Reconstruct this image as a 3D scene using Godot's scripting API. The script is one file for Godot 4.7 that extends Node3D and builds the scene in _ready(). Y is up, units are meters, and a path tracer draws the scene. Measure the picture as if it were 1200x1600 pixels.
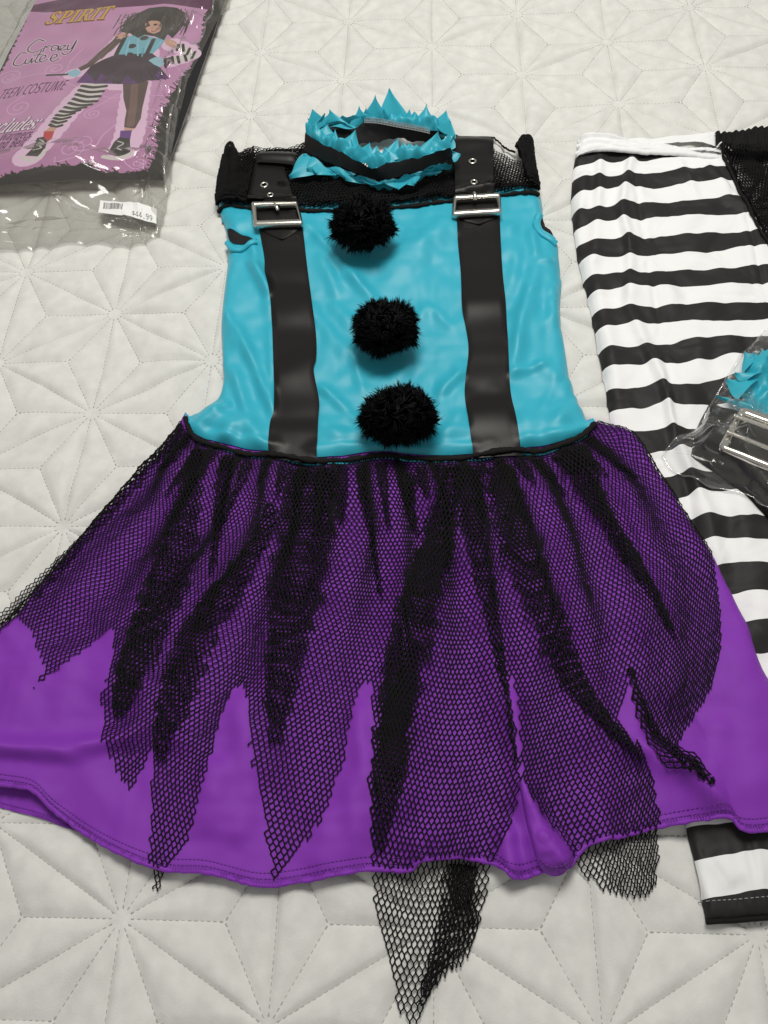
extends Node3D
# A clown costume laid out on a quilted bedspread: dress, leggings, a small clear bag and the package it came in.
# World: y up, metres; x to the right, z towards the foot of the picture; the bed is y = 0. Outlines are in centimetres on the bed.

const SIDE := 0.15                      # side of the quilt's stitched triangles
const QUILT_AT := Vector2(-0.4687, -0.8075)
const GX := -0.96
const GZ := -1.26
const GS := 0.003
const GW := 640
const GH := 690
var heap := PackedFloat32Array()        # height of everything laid down so far, on a 3 mm grid
var rng := RandomNumberGenerator.new()
var big := FastNoiseLite.new()
var mid := FastNoiseLite.new()
var fine := FastNoiseLite.new()
var M := {}


func _ready() -> void:
	rng.seed = 7
	make_camera()
	make_light()
	make_noises()
	make_materials()
	make_quilt()
	make_package()
	make_leggings()
	make_dress()
	make_small_bag()


func make_camera() -> void:
	var c := Camera3D.new()
	c.name = "camera"
	c.fov = 60.67
	c.near = 0.02
	c.far = 20.0
	c.transform = Transform3D(Basis(Vector3(0.998323, -0.051504, -0.026422), Vector3(0.002903, 0.500426, -0.865774), Vector3(0.057813, 0.864246, 0.499736)), Vector3(0.0529, 0.7912, 0.4575))
	add_child(c)
	c.current = true


func make_light() -> void:
	var e := Environment.new()
	e.background_mode = Environment.BG_COLOR
	e.background_color = Color(0.32, 0.315, 0.30).linear_to_srgb()
	e.tonemap_mode = Environment.TONE_MAPPER_LINEAR
	e.tonemap_exposure = 1.0
	e.sdfgi_enabled = true
	e.ssao_enabled = true
	e.ssil_enabled = true
	var w := WorldEnvironment.new()
	w.name = "world_environment"
	w.environment = e
	add_child(w)
	var a := AreaLight3D.new()           # the room's ceiling light, above the head of the bed
	a.name = "ceiling_light"
	a.area_size = Vector2(0.8, 0.8)
	a.light_energy = 4.3
	a.light_color = Color(1.0, 0.99, 0.96)
	a.area_range = 6.0
	a.shadow_enabled = true
	a.position = Vector3(0.08, 2.1, -0.62)
	a.rotation = Vector3(-PI / 2 + 0.16, 0, 0)
	add_child(a)


func make_noises() -> void:
	for p in [[big, 11, 4.5], [mid, 12, 22.0], [fine, 13, 90.0]]:
		p[0].seed = p[1]
		p[0].noise_type = FastNoiseLite.TYPE_SIMPLEX_SMOOTH
		p[0].frequency = p[2]
		p[0].fractal_octaves = 2


# ---------- materials ----------
func srgb(r: float, g: float, b: float) -> Color:
	return Color(r, g, b).linear_to_srgb()


func noise_tex(freq: float, oct: int, lo: Color, hi: Color, size := 512, bump := -1.0, sd := 1, kind := FastNoiseLite.TYPE_SIMPLEX_SMOOTH) -> NoiseTexture2D:
	var n := FastNoiseLite.new()
	n.seed = sd
	n.noise_type = kind
	n.frequency = freq
	n.fractal_octaves = oct
	var t := NoiseTexture2D.new()
	t.width = size
	t.height = size
	t.seamless = true
	t.noise = n
	if bump > 0.0:
		t.as_normal_map = true
		t.bump_strength = bump
	else:
		var g := Gradient.new()
		g.set_color(0, lo)
		g.set_color(1, hi)
		t.color_ramp = g
	return t


func weave_tex(n: int, rows: int, strength: float, rib: float) -> ImageTexture:   # a woven or knitted cloth's fine relief
	var im := Image.create(n, n, false, Image.FORMAT_RGB8)
	for y in n:
		for x in n:
			var u := TAU * rows * x / n
			var v := TAU * rows * y / n
			var h := 0.5 + 0.25 * sin(u) * rib + 0.25 * sin(v + PI * floorf(float(rows) * x / n)) + rng.randf_range(-0.12, 0.12)
			im.set_pixel(x, y, Color(h, h, h))
	im.bump_map_to_normal_map(strength)
	return ImageTexture.create_from_image(im)


func mat(name_: String, c: Color, rough: float, spec := 0.5) -> StandardMaterial3D:
	var m := StandardMaterial3D.new()
	m.resource_name = name_
	m.albedo_color = c
	m.roughness = rough
	m.metallic_specular = spec
	m.cull_mode = BaseMaterial3D.CULL_DISABLED
	M[name_] = m
	return m


func tri(m: StandardMaterial3D, per_metre: float) -> void:
	m.uv1_triplanar = true
	m.uv1_world_triplanar = true
	m.uv1_scale = Vector3.ONE * per_metre


func make_materials() -> void:
	var m := mat("quilt", Color.WHITE, 0.9, 0.25)
	m.albedo_texture = noise_tex(0.012, 4, srgb(0.58, 0.577, 0.555), srgb(0.71, 0.706, 0.682), 1024, -1.0, 5)
	m.normal_enabled = true
	m.normal_texture = noise_tex(0.35, 3, Color.BLACK, Color.WHITE, 512, 3.0, 9)
	m.normal_scale = 0.16
	m.rim_enabled = true
	m.rim = 0.5
	m.rim_tint = 0.6
	tri(m, 3.2)
	mat("quilt_thread", srgb(0.36, 0.355, 0.335), 0.8)
	m = mat("satin", srgb(0.024, 0.385, 0.52), 0.46, 0.5)
	m.normal_enabled = true
	m.normal_texture = weave_tex(256, 64, 1.6, 0.4)
	m.normal_scale = 0.4
	m.rim_enabled = true
	m.rim = 0.3
	m.rim_tint = 0.5
	tri(m, 18.0)
	m = mat("taffeta", srgb(0.03, 0.40, 0.52), 0.42, 0.5)
	m.backlight_enabled = true
	m.backlight = srgb(0.02, 0.2, 0.26)
	m = mat("purple_knit", srgb(0.212, 0.032, 0.40), 0.62, 0.35)
	m.normal_enabled = true
	m.normal_texture = weave_tex(256, 64, 2.0, 1.0)
	m.normal_scale = 0.35
	m.rim_enabled = true
	m.rim = 0.35
	m.rim_tint = 0.9
	tri(m, 14.0)
	mat("purple_thread", srgb(0.16, 0.02, 0.30), 0.7)
	mat("net", srgb(0.008, 0.0075, 0.008), 0.7, 0.2)
	mat("black_cloth", srgb(0.014, 0.013, 0.014), 0.8, 0.3)
	m = mat("ribbon", srgb(0.014, 0.012, 0.012), 0.55, 0.4)
	m.normal_enabled = true
	m.normal_texture = weave_tex(128, 32, 3.0, 0.2)
	m.normal_scale = 0.5
	tri(m, 30.0)
	m = mat("vinyl", srgb(0.010, 0.009, 0.0085), 0.38, 0.30)
	m.normal_enabled = true
	m.normal_texture = noise_tex(0.25, 3, Color.BLACK, Color.WHITE, 256, 2.0, 21)
	m.normal_scale = 0.05
	tri(m, 12.0)
	mat("fur", srgb(0.006, 0.006, 0.007), 0.75, 0.25)
	m = mat("silver", srgb(0.70, 0.67, 0.61), 0.24)
	m.metallic = 1.0
	m = mat("chrome", srgb(0.72, 0.69, 0.62), 0.12)
	m.metallic = 1.0
	mat("hole", srgb(0.004, 0.004, 0.004), 0.9, 0.1)
	m = mat("stripe_knit", Color.WHITE, 0.6, 0.35)
	var im := Image.create(8, 512, false, Image.FORMAT_RGB8)
	im.fill_rect(Rect2i(0, 0, 8, 246), srgb(0.018, 0.016, 0.016))
	im.fill_rect(Rect2i(0, 246, 8, 266), srgb(0.80, 0.80, 0.81))
	m.albedo_texture = ImageTexture.create_from_image(im)
	m = mat("white_elastic", srgb(0.84, 0.84, 0.85), 0.75, 0.3)
	m.normal_enabled = true
	m.normal_texture = weave_tex(128, 24, 1.5, 1.0)
	tri(m, 30.0)
	mat("black_knit", srgb(0.012, 0.011, 0.011), 0.75, 0.2)
	mat("grey_thread", srgb(0.22, 0.24, 0.25), 0.7)
	m = mat("film", Color(0.92, 0.92, 0.9, 0.035), 0.08, 0.5)
	m.transparency = BaseMaterial3D.TRANSPARENCY_ALPHA
	m = mat("bag_film", Color(0.54, 0.52, 0.47, 0.15), 0.11, 0.5)
	m.transparency = BaseMaterial3D.TRANSPARENCY_ALPHA
	mat("card_edge", srgb(0.55, 0.5, 0.5), 0.8)
	mat("card", Color.WHITE, 0.42, 0.4)
	mat("sticker", Color.WHITE, 0.5, 0.4)


# ---------- small geometry helpers ----------
func pl(a: Array) -> PackedVector2Array:
	var p := PackedVector2Array()
	for i in range(0, a.size(), 2):
		p.append(Vector2(a[i], a[i + 1]) * 0.01)
	return p


func iv(a: Array) -> PackedVector2Array:
	var p := PackedVector2Array()
	for i in range(0, a.size(), 2):
		p.append(Vector2(a[i], a[i + 1]))
	return p


func resample(p: PackedVector2Array, n: int, smooth := true) -> PackedVector2Array:
	var q := p
	if smooth and p.size() > 2:
		q = PackedVector2Array()
		for i in p.size() - 1:
			var a := p[maxi(i - 1, 0)]
			var d := p[mini(i + 2, p.size() - 1)]
			var steps := 10
			for k in steps:
				q.append(p[i].cubic_interpolate(p[i + 1], a, d, float(k) / steps))
		q.append(p[p.size() - 1])
	var cum := PackedFloat32Array([0.0])
	for i in range(1, q.size()):
		cum.append(cum[i - 1] + q[i].distance_to(q[i - 1]))
	var total := cum[cum.size() - 1]
	var out := PackedVector2Array()
	var k := 0
	for i in n + 1:
		var s := total * i / n
		while k < q.size() - 2 and cum[k + 1] < s:
			k += 1
		out.append(q[k].lerp(q[k + 1], clampf((s - cum[k]) / maxf(cum[k + 1] - cum[k], 1e-9), 0.0, 1.0)))
	return out


func coons(top: PackedVector2Array, right: PackedVector2Array, bottom: PackedVector2Array, left: PackedVector2Array, nu: int, nv: int) -> PackedVector2Array:
	var t := resample(top, nu)
	var b := resample(bottom, nu)
	var l := resample(left, nv)
	var r := resample(right, nv)
	var o := PackedVector2Array()
	for j in nv + 1:
		var v := float(j) / nv
		for i in nu + 1:
			var u := float(i) / nu
			o.append(t[i] * (1 - v) + b[i] * v + l[j] * (1 - u) + r[j] * u - (t[0] * (1 - u) * (1 - v) + t[nu] * u * (1 - v) + b[0] * (1 - u) * v + b[nu] * u * v))
	return o


func sample(g: PackedVector2Array, nu: int, nv: int, u: float, v: float) -> Vector2:
	var x := clampf(u, 0.0, 1.0) * nu
	var y := clampf(v, 0.0, 1.0) * nv
	var i := mini(int(x), nu - 1)
	var j := mini(int(y), nv - 1)
	var k := j * (nu + 1) + i
	return g[k].lerp(g[k + 1], x - i).lerp(g[k + nu + 1].lerp(g[k + nu + 2], x - i), y - j)


func hgt(p: Vector2) -> float:
	var x := clampf((p.x - GX) / GS, 0.0, GW - 1.001)
	var y := clampf((p.y - GZ) / GS, 0.0, GH - 1.001)
	var i := int(x)
	var j := int(y)
	var k := j * GW + i
	return lerpf(lerpf(heap[k], heap[k + 1], x - i), lerpf(heap[k + GW], heap[k + GW + 1], x - i), y - j)


func soft_hgt(p: Vector2, r := 0.012) -> float:
	var s := (hgt(p) * 2.0 + hgt(p + Vector2(r, 0)) + hgt(p - Vector2(r, 0)) + hgt(p + Vector2(0, r)) + hgt(p - Vector2(0, r))) / 6.0
	if r > 0.02:
		var d := r * 0.5
		s = s * 0.5 + (hgt(p + Vector2(d, d)) + hgt(p + Vector2(-d, d)) + hgt(p + Vector2(d, -d)) + hgt(p + Vector2(-d, -d))) * 0.125
	return s


func lay(P: PackedVector3Array, nu: int, nv: int) -> void:       # adds a sheet to the heap
	for j in nv:
		for i in nu:
			var k := j * (nu + 1) + i
			var a := P[k]
			var b := P[k + 1]
			var c := P[k + nu + 1]
			var d := P[k + nu + 2]
			var n := int(ceil(maxf(a.distance_to(b), maxf(a.distance_to(c), a.distance_to(d))) / (GS * 0.9)))
			for y in n + 1:
				for x in n + 1:
					var q := a.lerp(b, float(x) / n).lerp(c.lerp(d, float(x) / n), float(y) / n)
					var gx := int(roundf((q.x - GX) / GS))
					var gz := int(roundf((q.z - GZ) / GS))
					if gx >= 0 and gz >= 0 and gx < GW and gz < GH and heap[gz * GW + gx] < q.y:
						heap[gz * GW + gx] = q.y


func arrays_mesh(V: PackedVector3Array, N: PackedVector3Array, I: PackedInt32Array, UV := PackedVector2Array(), C := PackedColorArray()) -> ArrayMesh:
	var a := []
	a.resize(Mesh.ARRAY_MAX)
	a[Mesh.ARRAY_VERTEX] = V
	a[Mesh.ARRAY_NORMAL] = N
	a[Mesh.ARRAY_INDEX] = I
	if UV.size():
		a[Mesh.ARRAY_TEX_UV] = UV
	if C.size():
		a[Mesh.ARRAY_COLOR] = C
	var m := ArrayMesh.new()
	m.add_surface_from_arrays(Mesh.PRIMITIVE_TRIANGLES, a)
	return m


func grid_mesh(P: PackedVector3Array, nu: int, nv: int, UV := PackedVector2Array()) -> ArrayMesh:
	var N := PackedVector3Array()
	var I := PackedInt32Array()
	for j in nv + 1:
		for i in nu + 1:
			var l := P[j * (nu + 1) + maxi(i - 1, 0)]
			var r := P[j * (nu + 1) + mini(i + 1, nu)]
			var u := P[maxi(j - 1, 0) * (nu + 1) + i]
			var d := P[mini(j + 1, nv) * (nu + 1) + i]
			var n := (d - u).cross(r - l)
			N.append(n.normalized() if n.length_squared() > 1e-16 else Vector3.UP)
	for j in nv:
		for i in nu:
			var k := j * (nu + 1) + i
			I.append_array([k, k + 1, k + nu + 1, k + 1, k + nu + 2, k + nu + 1])
	return arrays_mesh(P, N, I, UV)


func ridges(p: Vector2, list: Array) -> float:      # [x0, z0, x1, z1, width mm, height mm, steepness of the far side]
	var h := 0.0
	for r in list:
		var a := Vector2(r[0], r[1]) * 0.01
		var b := Vector2(r[2], r[3]) * 0.01
		var ab := b - a
		var t := (p - a).dot(ab) / ab.length_squared()
		if t < -0.15 or t > 1.15:
			continue
		var d := ab.cross(p - a) / ab.length()
		var w: float = r[4] * 0.001
		if absf(d) > 3.0 * w:
			continue
		if r.size() > 6 and d > 0.0:
			w *= r[6]
		h += r[5] * 0.001 * exp(-d * d / (w * w)) * smoothstep(-0.15, 0.2, t) * smoothstep(1.15, 0.8, t)
	return h


# A cloth laid on what is there already: th thickness, R rounding of the edges, edge flags left, top, right, bottom.
func sheet(top, right, bottom, left, nu: int, nv: int, o: Dictionary) -> Dictionary:
	var G := coons(top, right, bottom, left, nu, nv)
	var P := PackedVector3Array()
	var wu := (G[nu / 2 + (nv / 2) * (nu + 1)] - G[(nv / 2) * (nu + 1)]).length() * 2.0
	var wv := (G[nv * (nu + 1) + nu / 2] - G[nu / 2]).length()
	var th: float = o.get("th", 0.01)
	var R: float = o.get("R", 0.02)
	var ed: Array = o.get("edges", [1, 1, 1, 1])
	var wr: Array = o.get("wr", [])
	var nz: float = o.get("noise", 0.0015)
	var gap: float = o.get("gap", 0.0006)
	for j in nv + 1:
		var v := float(j) / nv
		for i in nu + 1:
			var u := float(i) / nu
			var p := G[j * (nu + 1) + i]
			var e := 1.0
			for q in [[u * wu, 0], [v * wv, 1], [(1 - u) * wu, 2], [(1 - v) * wv, 3]]:
				if ed[q[1]]:
					var s := 1.0 - minf(q[0] / (o.get("R2", R) if q[1] == 3 else R), 1.0)
					e *= sqrt(maxf(0.0, 1.0 - s * s))
			var y := hgt(p)
			var b := maxf(lerpf(y, soft_hgt(p, o.get("soft", 0.012)), e), y - 0.004)
			var f := th * e + ridges(p, wr) * minf(1.0, e * 1.5) + nz * e * (big.get_noise_2d(p.x * 3.0 + 9.0, p.y * 3.0) * 2.0 + 0.12 * mid.get_noise_2d(p.x + 3.0, p.y))
			if o.has("fn"):
				f += (o.fn as Callable).call(u, v, p) * e
			P.append(Vector3(p.x, maxf(b + maxf(f, gap), y + gap), p.y))
	for pass_ in int(o.get("smooth", 0)):
		var Y := PackedFloat32Array()
		for q in P:
			Y.append(q.y)
		for j in range(1, nv):
			for i in range(1, nu):
				var k := j * (nu + 1) + i
				P[k].y = maxf(hgt(Vector2(P[k].x, P[k].z)) + gap, (Y[k] * 2.0 + Y[k - 1] + Y[k + 1] + Y[k - nu - 1] + Y[k + nu + 1]) / 6.0)
	if o.get("lay", true):
		lay(P, nu, nv)
	return {"P": P, "G": G, "nu": nu, "nv": nv}


func put(called: String, mesh: Mesh, m: String, parent: Node = self) -> MeshInstance3D:
	var o := MeshInstance3D.new()
	o.name = called
	o.mesh = mesh
	o.material_override = M[m]
	parent.add_child(o, true)
	return o


func tag(o: Node, label := "", category := "", group := "", kind := "") -> Node:
	for p in [["label", label], ["category", category], ["group", group], ["kind", kind]]:
		if p[1]:
			o.set_meta(p[0], p[1])
	return o


func thing(called: String, label: String, category: String) -> Node3D:
	var o := Node3D.new()
	o.name = called
	add_child(o, true)
	tag(o, label, category)
	return o


func tube(path: PackedVector3Array, r: float, sides := 6, closed := false, flat := 1.0, wob := 0.0) -> ArrayMesh:
	var V := PackedVector3Array()
	var N := PackedVector3Array()
	var I := PackedInt32Array()
	var n := path.size()
	for i in n:
		var a := path[(i - 1 + n) % n] if closed else path[maxi(i - 1, 0)]
		var b := path[(i + 1) % n] if closed else path[mini(i + 1, n - 1)]
		var t := (b - a).normalized()
		var s := t.cross(Vector3.UP).normalized()
		var w := s.cross(t)
		var rr := r * (1.0 + wob * fine.get_noise_2d(path[i].x, path[i].z))
		for k in sides:
			var c := cos(TAU * k / sides)
			var d := sin(TAU * k / sides)
			V.append(path[i] + (s * c + w * d * flat) * rr)
			N.append((s * c * flat + w * d).normalized())
	for i in (n if closed else n - 1):
		for k in sides:
			var a := i * sides + k
			var b := i * sides + (k + 1) % sides
			var c := ((i + 1) % n) * sides + k
			var d := ((i + 1) % n) * sides + (k + 1) % sides
			I.append_array([a, b, c, b, d, c])
	return arrays_mesh(V, N, I)


func drape(p: PackedVector2Array, n: int, lift: float, smooth := true, soft := 0.0) -> PackedVector3Array:
	var o := PackedVector3Array()
	for q in resample(p, n, smooth):
		o.append(Vector3(q.x, (soft_hgt(q, soft) if soft > 0.0 else hgt(q)) + lift, q.y))
	return o


# Collects thin three-sided threads for nets and stitches.
class Threads:
	var V := PackedVector3Array()
	var N := PackedVector3Array()
	var I := PackedInt32Array()
	func add(a: Vector3, b: Vector3, w: float, t: float) -> void:
		var d := b - a
		var s := d.cross(Vector3.UP)
		if s.length_squared() < 1e-14:
			return
		s = s.normalized()
		var up := s.cross(d).normalized()
		var k := V.size()
		for p in [a, b]:
			V.append(p - s * w)
			V.append(p + up * t)
			V.append(p + s * w)
			N.append((up * 0.5 - s).normalized())
			N.append(up)
			N.append((up * 0.5 + s).normalized())
		I.append_array([k, k + 3, k + 1, k + 1, k + 3, k + 4, k + 1, k + 4, k + 2, k + 2, k + 4, k + 5])


# A diamond net over f(u, v) -> Vector3; keep(u, v, point) says which knots stay.
func net(T: Threads, f: Callable, cols: int, rows: int, w: float, keep: Callable, wrap := false) -> void:
	var X := PackedVector3Array()
	var D := PackedVector3Array()
	var K := PackedByteArray()
	var n := cols + 1
	for j in rows + 1:
		for i in n:
			var u := (i + 0.5 * (j & 1)) / cols
			var v := float(j) / rows
			var p: Vector3 = f.call(u, v) if u <= 1.0 else Vector3.ZERO
			var on: bool = u <= 1.0 and keep.call(u, v, p)
			X.append(p)
			K.append(1 if on else 0)
			D.append((f.call(u, v + 0.19 / rows) as Vector3) - p if on else Vector3.ZERO)
	for j in rows:
		for i in n:
			var k := j * n + i
			if K[k] == 0:
				continue
			var up := Vector3(0, w * 0.15, 0)
			if j > 0 and j < rows - 1:
				T.add(X[k] - D[k] * 1.15 + up, X[k] + D[k] * 1.15 + up, w * 1.35, w * 0.8)     # the knot: a doubled thread along the net
			for s in [0, 1]:
				var i2: int = i + s - (0 if j & 1 else 1)
				if i2 < 0 or i2 >= n:
					continue
				var k2 := (j + 1) * n + i2
				if K[k2]:
					T.add(X[k] + D[k], X[k2] - D[k2], w, w * 0.7)


func put_threads(called: String, T: Threads, m: String, parent: Node, kind := "stuff") -> MeshInstance3D:
	var o := put(called, arrays_mesh(T.V, T.N, T.I), m, parent)
	if kind:
		o.set_meta("kind", kind)
	return o


func stitch_row(T: Threads, path: PackedVector2Array, step: float, length: float, w: float, lift: float, slant := 0.0) -> void:
	var total := 0.0
	for i in path.size() - 1:
		total += path[i].distance_to(path[i + 1])
	var n := int(total / step)
	var r := resample(path, n)
	for i in n:
		var d := (r[i + 1] - r[i]).normalized()
		var s := Vector2(-d.y, d.x)
		var a := r[i] - s * slant
		var b := r[i] + d * length + s * slant
		T.add(Vector3(a.x, hgt(a) + lift, a.y), Vector3(b.x, hgt(b) + lift, b.y), w, w)


# ---------- the quilt ----------
func puff(x: float, y: float, z: float) -> float:      # barycentric place in a lattice triangle -> height of the stuffed facet
	var lo := minf(x, minf(y, z))
	var hi := maxf(x, maxf(y, z))
	var md := 1.0 - lo - hi
	var d := minf(lo * 0.866 * SIDE, minf((md - lo), (hi - lo)) * SIDE * 0.5)
	return 0.0027 * (1.0 - exp(-d / 0.0030)) + 0.0032 * 27.0 * 3.0 * lo * (md - lo) * (hi - lo)


func quilt_base(x: float, z: float) -> float:
	return 0.004 * big.get_noise_2d(x, z) + 0.002 * big.get_noise_2d(x * 2.3 + 5.0, z * 2.3)


func quilt_height(x: float, z: float) -> float:
	var u := (x - QUILT_AT.x) / (0.8660254 * SIDE)
	var v := (z - QUILT_AT.y) / SIDE - 0.5 * u
	var a := u - floorf(u)
	var b := v - floorf(v)
	return quilt_base(x, z) + 1.3 * (puff(1.0 - a - b, a, b) if a + b < 1.0 else puff(a + b - 1.0, 1.0 - a, 1.0 - b)) + 0.0004


func lattice(i: int, j: int) -> Vector2:
	return QUILT_AT + Vector2(0.8660254 * i, j + 0.5 * i) * SIDE


func make_quilt() -> void:
	heap.resize(GW * GH)
	for j in GH:
		for i in GW:
			heap[j * GW + i] = quilt_height(GX + i * GS, GZ + j * GS)
	var V := PackedVector3Array()
	var I := PackedInt32Array()
	var T := Threads.new()
	var n := 15
	for i in range(-5, 12):
		for j in range(-9, 14):
			for up in 2:
				var A := lattice(i, j) if up == 0 else lattice(i + 1, j + 1)
				var B := lattice(i + 1, j) if up == 0 else lattice(i, j + 1)
				var C := lattice(i, j + 1) if up == 0 else lattice(i + 1, j)
				var G := (A + B + C) / 3.0
				if G.x < -1.0 or G.x > 1.0 or G.y < -1.3 or G.y > 0.85:
					continue
				var c3 := [A, B, C]
				for f in 3:
					var P: Vector2 = c3[f]
					var Q: Vector2 = c3[(f + 1) % 3]
					var amp := rng.randf_range(0.65, 1.25)
					var tilt := rng.randf_range(-0.35, 0.35)
					var k0 := V.size()
					for r in n + 1:
						for c in n + 1 - r:
							var g := float(r) / n
							var q := float(c) / n
							var p := 1.0 - g - q
							var at := P * p + Q * q + G * g
							var lo := g / 3.0
							var h := puff(lo, lo + minf(p, q), lo + maxf(p, q))
							var d := minf(g, minf(p, q))
							var soft := minf(1.0, d * 7.0)
							h = h * amp * (1.0 + tilt * (p - q)) + soft * 0.0007 * (mid.get_noise_2d(at.x * 1.6, at.y * 1.6) + 0.6 * fine.get_noise_2d(at.x, at.y) * 0.5)
							V.append(Vector3(at.x, quilt_base(at.x, at.y) + h + 0.0004 * fine.get_noise_2d(at.x * 3.0, at.y * 3.0), at.y))
					var row := k0
					for r in n:
						var count := n + 1 - r
						for c in count - 1:
							var a := row + c
							var b := row + count + c
							I.append_array([a, a + 1, b] if up == 0 else [a, a + 1, b])
							if c < count - 2:
								I.append_array([a + 1, b + 1, b])
						row += count
					# stitches: towards the centre, and along the side when this triangle owns it
					seam(T, P, G)
					if up == 0:
						seam(T, P, Q - (Q - P).normalized() * 0.007)
	var N := PackedVector3Array()
	N.resize(V.size())
	for t in range(0, I.size(), 3):
		var nn := (V[I[t + 2]] - V[I[t]]).cross(V[I[t + 1]] - V[I[t]])
		if nn.y < 0.0:
			var sw := I[t + 1]
			I[t + 1] = I[t + 2]
			I[t + 2] = sw
			nn = -nn
		for k in 3:
			N[I[t + k]] += nn
	for k in N.size():
		N[k] = N[k].normalized()
	var q := put("quilt", arrays_mesh(V, N, I), "quilt")
	tag(q, "pale grey quilted bedspread stitched in a pattern of twelve-pointed stars", "", "", "structure")
	put_threads("quilt_stitches", T, "quilt_thread", q)


func seam(T: Threads, a: Vector2, b: Vector2) -> void:
	a = a + (b - a).normalized() * 0.007
	var n := int(a.distance_to(b) / 0.0052)
	var d := (b - a) / n
	for k in n:
		var p := a + d * (k + 0.2)
		var q := a + d * (k + 0.72)
		var hp := quilt_base(p.x, p.y) + 0.0004 * fine.get_noise_2d(p.x * 3.0, p.y * 3.0)
		var hq := quilt_base(q.x, q.y) + 0.0004 * fine.get_noise_2d(q.x * 3.0, q.y * 3.0)
		T.add(Vector3(p.x, hp, p.y), Vector3(q.x, hq, q.y), 0.0007, 0.0005)


# ---------- pictures for printed things ----------
func poly(im: Image, p: PackedVector2Array, c: Color) -> void:
	var lo := 1e9
	var hi := -1e9
	for q in p:
		lo = minf(lo, q.y)
		hi = maxf(hi, q.y)
	for y in range(maxi(0, int(floorf(lo))), mini(im.get_height() - 1, int(ceilf(hi))) + 1):
		var xs := []
		for i in p.size():
			var a := p[i]
			var b := p[(i + 1) % p.size()]
			if (a.y <= y) != (b.y <= y):
				xs.append(a.x + (b.x - a.x) * (y - a.y) / (b.y - a.y))
		xs.sort()
		for k in range(0, xs.size() - 1, 2):
			var x0 := int(roundf(xs[k]))
			im.fill_rect(Rect2i(x0, y, maxi(1, int(roundf(xs[k + 1])) - x0), 1), c)


func disc(im: Image, at: Vector2, r: float, c: Color) -> void:
	var p := PackedVector2Array()
	for k in 14:
		p.append(at + Vector2(cos(TAU * k / 14), sin(TAU * k / 14)) * r)
	poly(im, p, c)


func stroke(im: Image, p: PackedVector2Array, w: float, c: Color, smooth := true) -> void:
	var total := 0.0
	for i in p.size() - 1:
		total += p[i].distance_to(p[i + 1])
	for q in resample(p, maxi(2, int(total / maxf(1.0, w * 0.4))), smooth):
		if w < 3.0:
			im.fill_rect(Rect2i(int(q.x - w / 2), int(q.y - w / 2), int(ceilf(w)), int(ceilf(w))), c)
		else:
			disc(im, q, w / 2, c)


func lettering(im: Image, s: String, font: String, bold: bool, a: Vector2, b: Vector2, tall: float, lean: float, c: Color) -> void:   # from a to b along the base line
	var f := SystemFont.new()
	f.font_names = PackedStringArray([font])
	f.font_weight = 700 if bold else 400
	var t := TextMesh.new()
	t.text = s
	t.font = f
	t.font_size = 64
	t.pixel_size = 1.0
	t.depth = 0.0
	t.horizontal_alignment = HORIZONTAL_ALIGNMENT_LEFT
	var A := t.get_mesh_arrays()
	var V: PackedVector3Array = A[Mesh.ARRAY_VERTEX]
	var I: PackedInt32Array = A[Mesh.ARRAY_INDEX]
	if V.is_empty():
		return
	var lo := Vector2(1e9, 1e9)
	var hi := -lo
	for v in V:
		lo = lo.min(Vector2(v.x, v.y))
		hi = hi.max(Vector2(v.x, v.y))
	var ex := (b - a) / (hi.x - lo.x)
	var ey := Vector2(lean, -1.0) * tall / (hi.y - lo.y)
	for k in range(0, I.size(), 3):
		var p := PackedVector2Array()
		for m in 3:
			var v := V[I[k + m]]
			p.append(a + ex * (v.x - lo.x) + ey * (v.y - lo.y))
		poly(im, p, c)


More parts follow.
